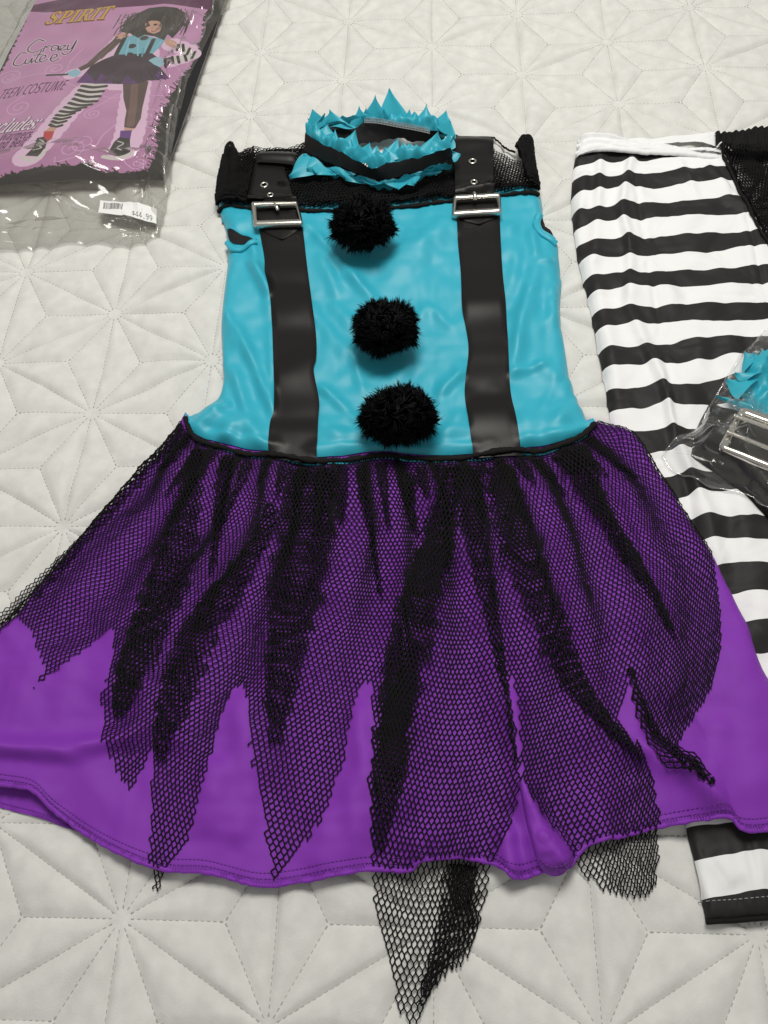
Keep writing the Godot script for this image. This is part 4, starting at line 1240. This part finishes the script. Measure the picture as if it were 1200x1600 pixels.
func frame_mesh(outer: PackedVector2Array, inner: PackedVector2Array, y0: float, y1: float, ch: float, tip := Vector3.ZERO) -> ArrayMesh:   # a flat frame with bevelled edges; tip tilts it
	var st := SurfaceTool.new()
	st.begin(Mesh.PRIMITIVE_TRIANGLES)
	var mid_c := Vector2.ZERO
	for p in outer:
		mid_c += p / outer.size()
	var n := outer.size()
	var loops := []
	for l in [[outer, y0, 0.0], [outer, y1 - ch, 0.0], [outer, y1, ch], [inner, y1, -ch], [inner, y1 - ch, 0.0], [inner, y0, 0.0], [outer, y0, 0.0]]:
		var row := PackedVector3Array()
		for i in n:
			var p: Vector2 = l[0][i]
			p += (mid_c - p).normalized() * (l[2] as float)
			row.append(Vector3(p.x, (l[1] as float) + tip.x * (p.x - mid_c.x) + tip.z * (p.y - mid_c.y), p.y))
		loops.append(row)
	for l in loops.size() - 1:
		st.set_smooth_group(0 if l < 5 else 1)
		for i in n:
			var k := (i + 1) % n
			for v in [loops[l][i], loops[l + 1][i], loops[l][k], loops[l][k], loops[l + 1][i], loops[l + 1][k]]:
				st.add_vertex(v)
	st.generate_normals()
	return st.commit()


func eyelet(parent: Node, at: Vector2, r: float) -> void:
	var t := TorusMesh.new()
	t.inner_radius = r * 0.52
	t.outer_radius = r
	t.rings = 24
	t.ring_segments = 10
	var e := put("eyelet", t, "silver", parent)
	e.position = Vector3(at.x, hgt(at) + 0.0008, at.y)
	e.scale = Vector3(1, 0.6, 1)
	var c := CylinderMesh.new()
	c.top_radius = r * 0.6
	c.bottom_radius = r * 0.6
	c.height = 0.001
	c.radial_segments = 18
	var h := put("eyelet_hole", c, "hole", parent)
	h.position = Vector3(at.x, hgt(at) + 0.0006, at.y)


func make_straps(o: Node3D) -> void:
	# left
	var waves: Array = [[-14.73, -26.33, -8.09, -26.78, 22, 5], [-13.16, -16.07, -7.55, -18.27, 20, 3.5], [-12.59, -9.9, -7.04, -10.27, 6, -1.5]]
	var s := strap_piece("suspender", o, pl([-18.1, -44.26, -16.9, -40.59, -15.64, -35.16, -15.2, -32.22, -14.36, -29.05, -13.76, -24.98, -13.21, -20.59, -12.6, -15.47, -12.24, -11.48, -12.52, -9.94, -12.41, -7.24, -12.28, -5.19]), pl([-12.21, -44.3, -11.27, -40.41, -10.38, -34.79, -9.95, -32.09, -9.16, -27.39, -8.39, -22.61, -8.08, -18.99, -8.23, -16.95, -7.4, -12.99, -7.32, -10.56, -7.17, -7.19, -7.12, -4.34]), 110, 0.0022, waves)
	strap_piece("strap_end", s, pl([-16.79, -40.48, -16.02, -39.31, -14.46, -38.13, -13.7, -37.65]), pl([-11.33, -40.42, -11.52, -39.62, -12.7, -38.3, -13.53, -37.65]), 12, 0.0016, [])
	strap_piece("strap_top", s, pl([-18.53, -54.37, -18.91, -51.3, -18.95, -48.42, -18.53, -44.4]), pl([-14.91, -53.58, -14.21, -50.37, -13.39, -47.61, -12.54, -44.2]), 30, 0.0035, [])
	strap_piece("strap_loop", s, pl([-18.61, -55.03, -18.61, -54.12, -18.38, -52.69]), pl([-13.14, -54.81, -13.13, -53.64, -13.17, -51.97]), 14, 0.006, [[-18.84, -53.87, -12.69, -53.49, 7, 4]])
	eyelet(s, Vector2(-0.1685, -0.4810), 0.0055)
	eyelet(s, Vector2(-0.1553, -0.4472), 0.0043)
	var oc := pl([-18.04, -43.57, -11.88, -43.53, -10.92, -39.39, -17.19, -39.31])
	var ic := pl([-17.23, -42.89, -12.16, -42.9, -11.51, -40.21, -16.75, -40.15])
	var y := soft_hgt(Vector2(-0.1458, -0.4180), 0.02)
	put("buckle", frame_mesh(rounded(oc, 0.003), rounded(ic, 0.002), y + 0.0030, y + 0.0090, 0.0024), "silver", s)
	var nub := put("buckle_prong", tube(PackedVector3Array([Vector3(-0.1486, 0.0340, -0.4299) * Vector3(1, 0, 1) + Vector3(0, y + 0.008, 0), Vector3(-0.1448, 0.0340, -0.4239) * Vector3(1, 0, 1) + Vector3(0, y + 0.009, 0), Vector3(-0.1438, 0.0340, -0.4215) * Vector3(1, 0, 1) + Vector3(0, y + 0.006, 0)]), 0.0024, 8), "silver", s)
	# right
	waves = [[7.81, -27.03, 14.35, -27.28, 22, 5], [8.17, -13.53, 14.07, -13.97, 16, -3], [8.45, -10.09, 14.11, -10.45, 20, 3]]
	s = strap_piece("suspender", o, pl([8, -44.92, 8.11, -41.64, 8.27, -36.45, 8.5, -31.61, 8.55, -25.99, 9.06, -22.08, 9.15, -19.44, 8.79, -16.05, 8.6, -13.4, 8.88, -10.38, 9.21, -7.04, 9.5, -5.1]), pl([13.51, -45.08, 13.52, -41.46, 13.48, -36.3, 13.51, -31.48, 13.62, -26.88, 13.65, -20.85, 13.57, -15.98, 13.71, -12.89, 14, -10.32, 14.2, -7.65, 14.42, -5.38]), 110, 0.0022, waves)
	strap_piece("strap_end", s, pl([8.19, -41.52, 8.65, -40.59, 10.06, -39.86, 10.84, -39.61]), pl([13.52, -41.46, 13.02, -40.79, 11.8, -40.03, 11, -39.61]), 12, 0.0016, [])
	strap_piece("strap_top", s, pl([7.84, -57.88, 8.01, -51.78, 8.04, -48.05, 7.99, -44.68]), pl([13.38, -57.24, 13.08, -51.33, 12.96, -47.87, 12.93, -44.75]), 40, 0.005, [[7.21, -55.91, 13.96, -55.37, 12, 4]])
	eyelet(s, Vector2(0.1037, -0.5161), 0.0054)
	eyelet(s, Vector2(0.1042, -0.4699), 0.0047)
	oc = pl([7.72, -43.92, 13.65, -44.18, 13.67, -40.66, 7.52, -40.34])
	ic = pl([8.15, -43.2, 13.14, -43.44, 13.22, -41.41, 8.04, -41.13])
	y = soft_hgt(Vector2(0.1068, -0.4295), 0.02)
	put("buckle", frame_mesh(rounded(oc, 0.003), rounded(ic, 0.002), y + 0.0030, y + 0.0090, 0.0024), "silver", s)
	put("buckle_prong", tube(PackedVector3Array([Vector3(0.1037, 0.0360, -0.4412) * Vector3(1, 0, 1) + Vector3(0, y + 0.008, 0), Vector3(0.1044, 0.0360, -0.4353) * Vector3(1, 0, 1) + Vector3(0, y + 0.010, 0), Vector3(0.1043, 0.0360, -0.4318) * Vector3(1, 0, 1) + Vector3(0, y + 0.006, 0)]), 0.0026, 8), "silver", s)


func strip(a: PackedVector2Array, ha: float, b: PackedVector2Array, hb: float, nu: int, nv: int, bulge: float, wave := 0.0) -> ArrayMesh:
	var A := resample(a, nu)
	var B := resample(b, nu)
	var P := PackedVector3Array()
	for j in nv + 1:
		var v := float(j) / nv
		for i in nu + 1:
			var q := A[i].lerp(B[i], v)
			P.append(Vector3(q.x, lerpf(ha, hb, v) + bulge * sin(PI * v) + wave * mid.get_noise_2d(q.x * 2.0, q.y * 2.0), q.y))
	return grid_mesh(P, nu, nv)


func make_collar(o: Node3D) -> void:
	var col := put("collar", strip(pl([-11.41, -53.86, -10.23, -52.53, -8.74, -51.33, -7.11, -50.26, -5.06, -48.58, -3.79, -47.43, -2.39, -46.65, -1.27, -47.09, 0.01, -47.52, 1.62, -47.95, 3.07, -48.25, 5.65, -49.01, 7.44, -49.92]), 0.058, pl([-11.72, -52.68, -10.65, -51.87, -9.41, -51.06, -6.97, -49.47, -4.81, -47.91, -3.55, -47.25, -2.38, -46.85, -1.23, -46.8, -0.08, -46.88, 1.55, -47.43, 3.02, -47.86, 5.65, -48.86, 7.82, -50.76]), 0.040, 80, 8, 0.002, 0.004), "ribbon", o)
	put("neck_band", strip(pl([-11.82, -59.65, -10.63, -57.45, -6.57, -59.14, -5.52, -59.1, -3.09, -58.85, 0.56, -57.62, 4.83, -56.25, 7.2, -55.75]), 0.038, pl([-7.59, -55.49, -6.09, -54.91, -5.53, -55.93, -2.96, -56.62, 0.76, -57.26, 2.06, -56.67, 4.48, -56.18, 6.72, -57.01]), 0.02, 60, 8, 0.002, 0.004), "black_cloth", col)
	var T := Threads.new()
	var edge := resample(pl([-3.94, -58.49, -2.21, -58.28, 0.56, -57.36, 2.96, -56.59, 4.83, -55.86]), 44)
	for k in edge.size() - 1:
		var p := edge[k]
		T.add(Vector3(p.x, 0.0405, p.y - 0.003), Vector3(p.x + 0.0006, 0.041, p.y + 0.007), 0.0005, 0.0005)
		for d in [-0.003, 0.003, 0.007]:
			T.add(Vector3(p.x, 0.0415, p.y + d), Vector3(edge[k + 1].x, 0.0415, edge[k + 1].y + d), 0.0005, 0.0005)
	put_threads("neck_overlock", T, "grey_thread", col)
	for e in [[pl([-11.38, -55.01, -10.16, -54.44, -8.76, -53.35, -7.2, -52.26, -5.13, -50.67, -3.77, -49.37, -2.44, -48.58, -1.15, -49.02, -0.02, -49.47, 1.6, -49.89, 3.06, -50.08, 5.66, -50.72, 7.46, -51.64]), 0.062, pl([-11.43, -54.28, -10.33, -52.95, -8.84, -51.87, -7.2, -50.8, -5.13, -49.1, -3.85, -47.95, -2.44, -47.16, -1.15, -47.6, -0.03, -48.04, 1.59, -48.47, 3.05, -48.78, 5.66, -49.53, 7.46, -50.45]), 0.052],
			[pl([-11.73, -52.81, -10.66, -52, -9.42, -51.19, -6.97, -49.59, -4.82, -48.03, -3.55, -47.37, -2.38, -46.97, -1.23, -46.92, -0.08, -47, 1.55, -47.55, 3.02, -47.98, 5.65, -48.86, 7.65, -50.77]), 0.034, pl([-12.32, -52.07, -10.9, -51.25, -9.49, -50.44, -7.06, -49.35, -4.9, -48.16, -3.63, -47.5, -2.45, -47.09, -1.29, -47.05, -0.13, -47.01, 1.52, -47.43, 3, -47.99, 5.65, -49.12, 7.67, -51.04]), 0.025],
			[pl([-10.99, -58.91, -9.05, -58.29, -6.05, -58.69, -3.05, -59.09, -0.04, -58.95, 2.96, -58.54, 5.51, -57.63, 7.46, -57.02]), 0.046, pl([-11.28, -58.29, -9.17, -57.93, -6.16, -58.61, -3.11, -58.47, -0.07, -57.8, 2.95, -56.88, 5.51, -56.24, 7.46, -55.63]), 0.032]]:
		put("ruffle", strip(e[0], e[1], e[2], e[3], 160, 10, 0.003, 0.010), "taffeta", col)
	var pts: Array = [[-11.38, -55.87, -9.43, -57.5, -10.76, -58.27, 0.04, 0.06], [-11.38, -54.82, -9.81, -56.85, -8.99, -57.26, 0.05, 0.06], [-10.92, -53.75, -7.66, -52.85, -8.47, -54.85, 0.05, 0.06], [-10.56, -53.48, -8.19, -51.85, -9.78, -54.39, 0.05, 0.06], [-9.51, -52.92, -7.06, -51.05, -7.44, -53.67, 0.05, 0.06], [-9.31, -58.2, -5.8, -57.11, -8.61, -59.04, 0.04, 0.05], [-8.19, -56.82, -5.44, -56.96, -6.44, -57.9, 0.04, 0.04], [-6.1, -57.8, -3.64, -58.89, -4.66, -59.79, 0.03, 0.05], [-5.25, -58.03, -3.12, -59, -3.73, -59.51, 0.03, 0.05], [-3.99, -59.04, -1.03, -58.78, -2.43, -60.48, 0.03, 0.06], [-3.29, -58.88, -0.34, -58.48, -1.31, -59.11, 0.03, 0.05], [-1.3, -58.92, 2.26, -57.17, -0.66, -62.03, 0.03, 0.06], [0.54, -57.77, 2.95, -57, 2.11, -58.95, 0.03, 0.05], [2.09, -57.04, 5.17, -56.77, 4.33, -59.76, 0.03, 0.05], [3.12, -56.86, 6.36, -56.33, 4.84, -57.79, 0.03, 0.05], [4.66, -56.93, 7.46, -55.89, 6.96, -58.56, 0.03, 0.05], [6.02, -56.2, 7.86, -54.05, 7.53, -56.32, 0.04, 0.05], [-7.41, -51.32, -4.67, -49.46, -4.74, -53.41, 0.05, 0.06], [-6.03, -50.26, -3.82, -48.69, -5.36, -51.93, 0.05, 0.06], [-4.83, -49.47, -2.31, -47.65, -2.92, -51.19, 0.05, 0.06], [-3.81, -48.44, -1.65, -47.63, -1.85, -50.53, 0.05, 0.06], [-2.63, -47.67, 0.12, -48.54, 0.76, -51.77, 0.05, 0.06], [-1.5, -47.99, 1.26, -48.74, -1.02, -50.01, 0.05, 0.06], [0.44, -48.52, 2.56, -49.18, 1.42, -51.13, 0.05, 0.06], [1.42, -48.73, 3.7, -49.38, 2.22, -50.89, 0.05, 0.06], [2.39, -49.06, 6.15, -50.02, 5.91, -52.55, 0.05, 0.06], [4.19, -49.6, 6.64, -50, 5.17, -51.27, 0.05, 0.06], [5.82, -49.91, 7.79, -50.95, 7.31, -52.66, 0.05, 0.06], [6.64, -50.25, 7.64, -51.96, 8.05, -52.4, 0.05, 0.06], [-11.79, -52.94, -9.59, -50.57, -13.47, -48.6, 0.03, 0.03], [-11.06, -52.27, -8.56, -50.15, -11.28, -49.76, 0.03, 0.03], [-10.49, -51.11, -6.84, -49.34, -10.05, -49.09, 0.03, 0.03], [-8.76, -50.54, -5.3, -48.67, -7.34, -48.74, 0.03, 0.03], [-7.53, -49.74, -3.77, -47.75, -6.21, -47.96, 0.03, 0.03], [-5.14, -48.54, -1.93, -47.2, -3.94, -47.39, 0.03, 0.03], [-3.94, -47.88, -0.45, -47.26, -2.76, -46.74, 0.03, 0.03], [-1.94, -47.44, 0.95, -47.58, -0.62, -47.15, 0.03, 0.03], [-0.7, -47.39, 2.19, -48.02, 0.73, -45.77, 0.03, 0.03], [0.7, -47.71, 3.17, -48.47, 2.86, -46.54, 0.03, 0.03], [3.01, -48.36, 5.82, -49.36, 5.49, -48.39, 0.03, 0.03], [3.85, -48.07, 6.31, -48.71, 5.65, -49.11, 0.04, 0.03], [7.16, -51.77, 7.8, -50, 8.79, -50.95, 0.04, 0.04]]
	for p in pts:
		put("ruffle_point", flap(Vector2(p[0], p[1]) * 0.01, Vector2(p[2], p[3]) * 0.01, Vector2(p[4], p[5]) * 0.01, p[6], p[7]), "taffeta", col)


func flap(a: Vector2, b: Vector2, tip: Vector2, h0: float, h1: float) -> ArrayMesh:
	var n := 8
	var P := PackedVector3Array()
	var ph := rng.randf() * TAU
	var amp := a.distance_to(b) * rng.randf_range(0.08, 0.2)
	for j in n + 1:
		var v := float(j) / n
		for i in n + 1:
			var u := float(i) / n
			var w := 1.0 - v * 0.985
			var m := a.lerp(b, 0.5).lerp(tip, v)
			var ab := (b - a) * 1.3
			var q := m + ab * (u - 0.5) * (w + 0.28 * sin(PI * v) * w)
			P.append(Vector3(q.x, lerpf(h0, h1, v) + amp * sin(ph + u * 5.0) * (1.0 - v * 0.6) * 0.7 + amp * 0.5 * sin(PI * u), q.y))
	return grid_mesh(P, n, n)


func make_pompom(o: Node3D, at: Vector3, r: float, squash: float, sd: int) -> void:
	var g := RandomNumberGenerator.new()
	g.seed = sd
	var lump := FastNoiseLite.new()
	lump.seed = sd
	lump.frequency = 0.9
	var V := PackedVector3Array()
	var N := PackedVector3Array()
	var I := PackedInt32Array()
	var shape := func(d: Vector3) -> Vector3:
		var k := 1.0 + 0.34 * lump.get_noise_3dv(d * 1.6) + 0.20 * lump.get_noise_3dv(d * 4.0)
		return Vector3(d.x, d.y * 0.62, d.z * squash * 1.12) * (r * k)
	var rings := 18
	var segs := 26
	for j in rings + 1:
		for i in segs:
			var th := PI * j / rings
			var d := Vector3(sin(th) * cos(TAU * i / segs), cos(th), sin(th) * sin(TAU * i / segs))
			V.append(at + (shape.call(d) as Vector3) * 0.86)
			N.append(d)
	for j in rings:
		for i in segs:
			var k := j * segs + i
			var l := j * segs + (i + 1) % segs
			I.append_array([k, l, k + segs, l, l + segs, k + segs])
	for k in 15000:
		var d := Vector3(g.randfn(), g.randfn(), g.randfn()).normalized()
		if d.y < -0.55:
			continue
		var c := at + (shape.call(d) as Vector3) * 0.80
		var comb := Vector3(lump.get_noise_3dv(d * 2.2 + Vector3(5, 0, 0)), lump.get_noise_3dv(d * 2.2 + Vector3(0, 7, 0)), lump.get_noise_3dv(d * 2.2 + Vector3(0, 0, 9)))
		var out := (d * 0.7 + comb * 3.0 + Vector3(g.randfn(), g.randfn(), g.randfn()) * 0.16).normalized()
		if out.dot(d) < 0.25:
			out = (out + d * 0.7).normalized()
		var len := r * g.randf_range(0.14, 0.34) * (1.0 + 0.5 * lump.get_noise_3dv(d * 3.0 + Vector3(3, 3, 3)))
		var side := out.cross(Vector3(g.randfn(), g.randfn(), g.randfn())).normalized() * g.randf_range(0.0003, 0.0006)
		var m := c + out * len * 0.6
		var tip := c + out * len + Vector3(0, -0.12 * len, 0)
		var b := V.size()
		for q in [c - side, c + side, m - side * 0.7, m + side * 0.7, tip]:
			V.append(q)
			N.append((d + out * 0.2 + (q - m) * 60.0).normalized())
		I.append_array([b, b + 1, b + 2, b + 1, b + 3, b + 2, b + 2, b + 3, b + 4])
	put("pompom", arrays_mesh(V, N, I), "fur", o)


# ---------- the small bag on the leggings ----------
func make_small_bag() -> void:
	var y := soft_hgt(Vector2(0.3773, -0.0731), 0.03)
	# turquoise cuff folded up inside
	var cuff := thing("satin_cuff", "turquoise satin cuff with pointed edges inside the small clear bag", "cuff")
	var body := strip(pl([38.43, -15.6, 39.82, -16.99, 41.3, -17.68, 45.67, -19.22]), y + 0.030, pl([37.56, -11.76, 39.82, -9.82, 43.35, -8.15]), y + 0.018, 30, 10, 0.004, 0.012)
	put("cuff_body", body, "taffeta", cuff)
	for p in [[37.18, -11.24, 39.16, -13.23, 36.36, -14.1, 0.05, 0.04], [37.2, -11.29, 39.59, -9.45, 34.95, -11.94, 0.04, 0.04], [38.14, -14.53, 39.76, -16.15, 39.04, -18.01, 0.05, 0.04], [39.96, -15.8, 41.61, -15.77, 40.99, -18.33, 0.05, 0.04], [38.18, -13.24, 40.38, -14.49, 36.96, -14.12, 0.05, 0.05]]:
		put("cuff_point", flap(Vector2(p[0], p[1]) * 0.01, Vector2(p[2], p[3]) * 0.01, Vector2(p[4], p[5]) * 0.01, y - 0.02 + p[6], y - 0.02 + p[7]), "taffeta", cuff)
	# black belt with a double bar buckle
	var belt := thing("costume_belt", "black belt with a silver double bar buckle inside the small clear bag", "belt")
	var bl := sheet(pl([35.29, -13.16, 37.65, -10.59, 43.35, -6.46]), pl([43.35, -6.46, 40.25, 4.01]), pl([31.98, -5.76, 35, -2.62, 40.25, 4.01]), pl([35.29, -13.16, 33.18, -9.39, 31.98, -5.76]), 40, 30, {"th": 0.010, "R": 0.012, "noise": 0.006, "lay": false})
	put("belt_strap", grid_mesh(bl.P, 40, 30), "vinyl", belt)
	lay(bl.P, 40, 30)
	var bh := 0.046
	var oc := pl([37.01, -9.98, 43.62, -5.97, 40.35, -0.68, 33.85, -4.89])
	var ic := pl([36.92, -8.75, 42.33, -5.52, 40.09, -1.79, 34.87, -4.96])
	var tilt := Vector3(0.08, 0, 0.02)
	put("belt_buckle", frame_mesh(rounded(oc, 0.006, 6), rounded(ic, 0.004, 6), bh - 0.003, bh + 0.003, 0.0024, tilt), "chrome", belt)
	for bar in [[Vector3(0.3584, 0.0460, -0.0844), Vector3(0.4294, 0.0460, -0.0481)], [Vector3(0.3481, 0.0460, -0.0645), Vector3(0.4184, 0.0460, -0.0253)]]:
		var ptsb := PackedVector3Array()
		for k in 9:
			var q: Vector3 = (bar[0] as Vector3).lerp(bar[1], k / 8.0)
			ptsb.append(q + Vector3(0, 0.003, 0))
		put("buckle_bar", tube(ptsb, 0.0026, 10, false, 0.8), "chrome", belt)
	# the bag itself
	var bag := thing("clear_bag", "small crumpled clear plastic bag lying on the striped leg", "plastic bag")
	var crease := FastNoiseLite.new()
	crease.seed = 8
	crease.noise_type = FastNoiseLite.TYPE_SIMPLEX
	crease.fractal_type = FastNoiseLite.FRACTAL_RIDGED
	crease.fractal_octaves = 3
	crease.frequency = 11.0
	var crumple := func(_u: float, _v: float, p: Vector2) -> float:
		return 0.010 * (crease.get_noise_2d(p.x * 0.7 + p.y * 0.7, (p.y - p.x) * 1.5) + 0.5)
	var top := pl([41.98, -21.6, 45.93, -23.8, 52.77, -25.97])
	var right := pl([52.77, -25.97, 53.9, -11.14, 50.18, 5.59])
	var bottom := pl([29.12, -5.98, 29.87, -4.23, 31.2, -3.13, 32.63, -1.96, 34.77, -1.42, 36.79, -0.35, 38.99, 1.29, 50.18, 5.59])
	var left := pl([41.98, -21.6, 39.56, -19.05, 37.1, -15.49, 34.66, -11.71, 33.23, -9.37, 30.53, -7.67, 29.12, -5.98])
	var f := sheet(top, right, bottom, left, 130, 130, {"th": 0.016, "R": 0.03, "fn": crumple, "noise": 0.004, "lay": false, "gap": 0.002,
		"wr": [[29.4, -5.78, 35.37, -1.1, 2, 6, 0.4], [30.48, -6.57, 34.88, -5.74, 2, 6, 0.4], [32.42, -6.56, 38.28, 0.03, 3, 6, 0.5], [34.36, -10.63, 32.42, -6.56, 3, 4], [31.2, -2.65, 34.72, -0.96, 3, 4], [36.23, -14.01, 37, -10.59, 3, 4], [30.2, -4.59, 33.16, -3.02, 3, 5], [33.19, -7.35, 33.86, -4.17, 3, 4]]})
	for k in f.P.size():
		var q: Vector3 = f.P[k]
		if Geometry2D.is_point_in_polygon(Vector2(q.x, q.z), oc):
			f.P[k].y = maxf(q.y, bh + 0.006)
	put("bag_film", grid_mesh(f.P, 130, 130), "film", bag)
	var rim := PackedVector3Array()
	for q in resample(left, 50):
		rim.append(Vector3(q.x, hgt(q) + 0.003, q.y))
	for q in resample(bottom, 70):
		rim.append(Vector3(q.x, hgt(q) + 0.003, q.y))
	put("bag_rim", tube(rim, 0.0013, 6, false, 0.6, 0.7), "film", bag)
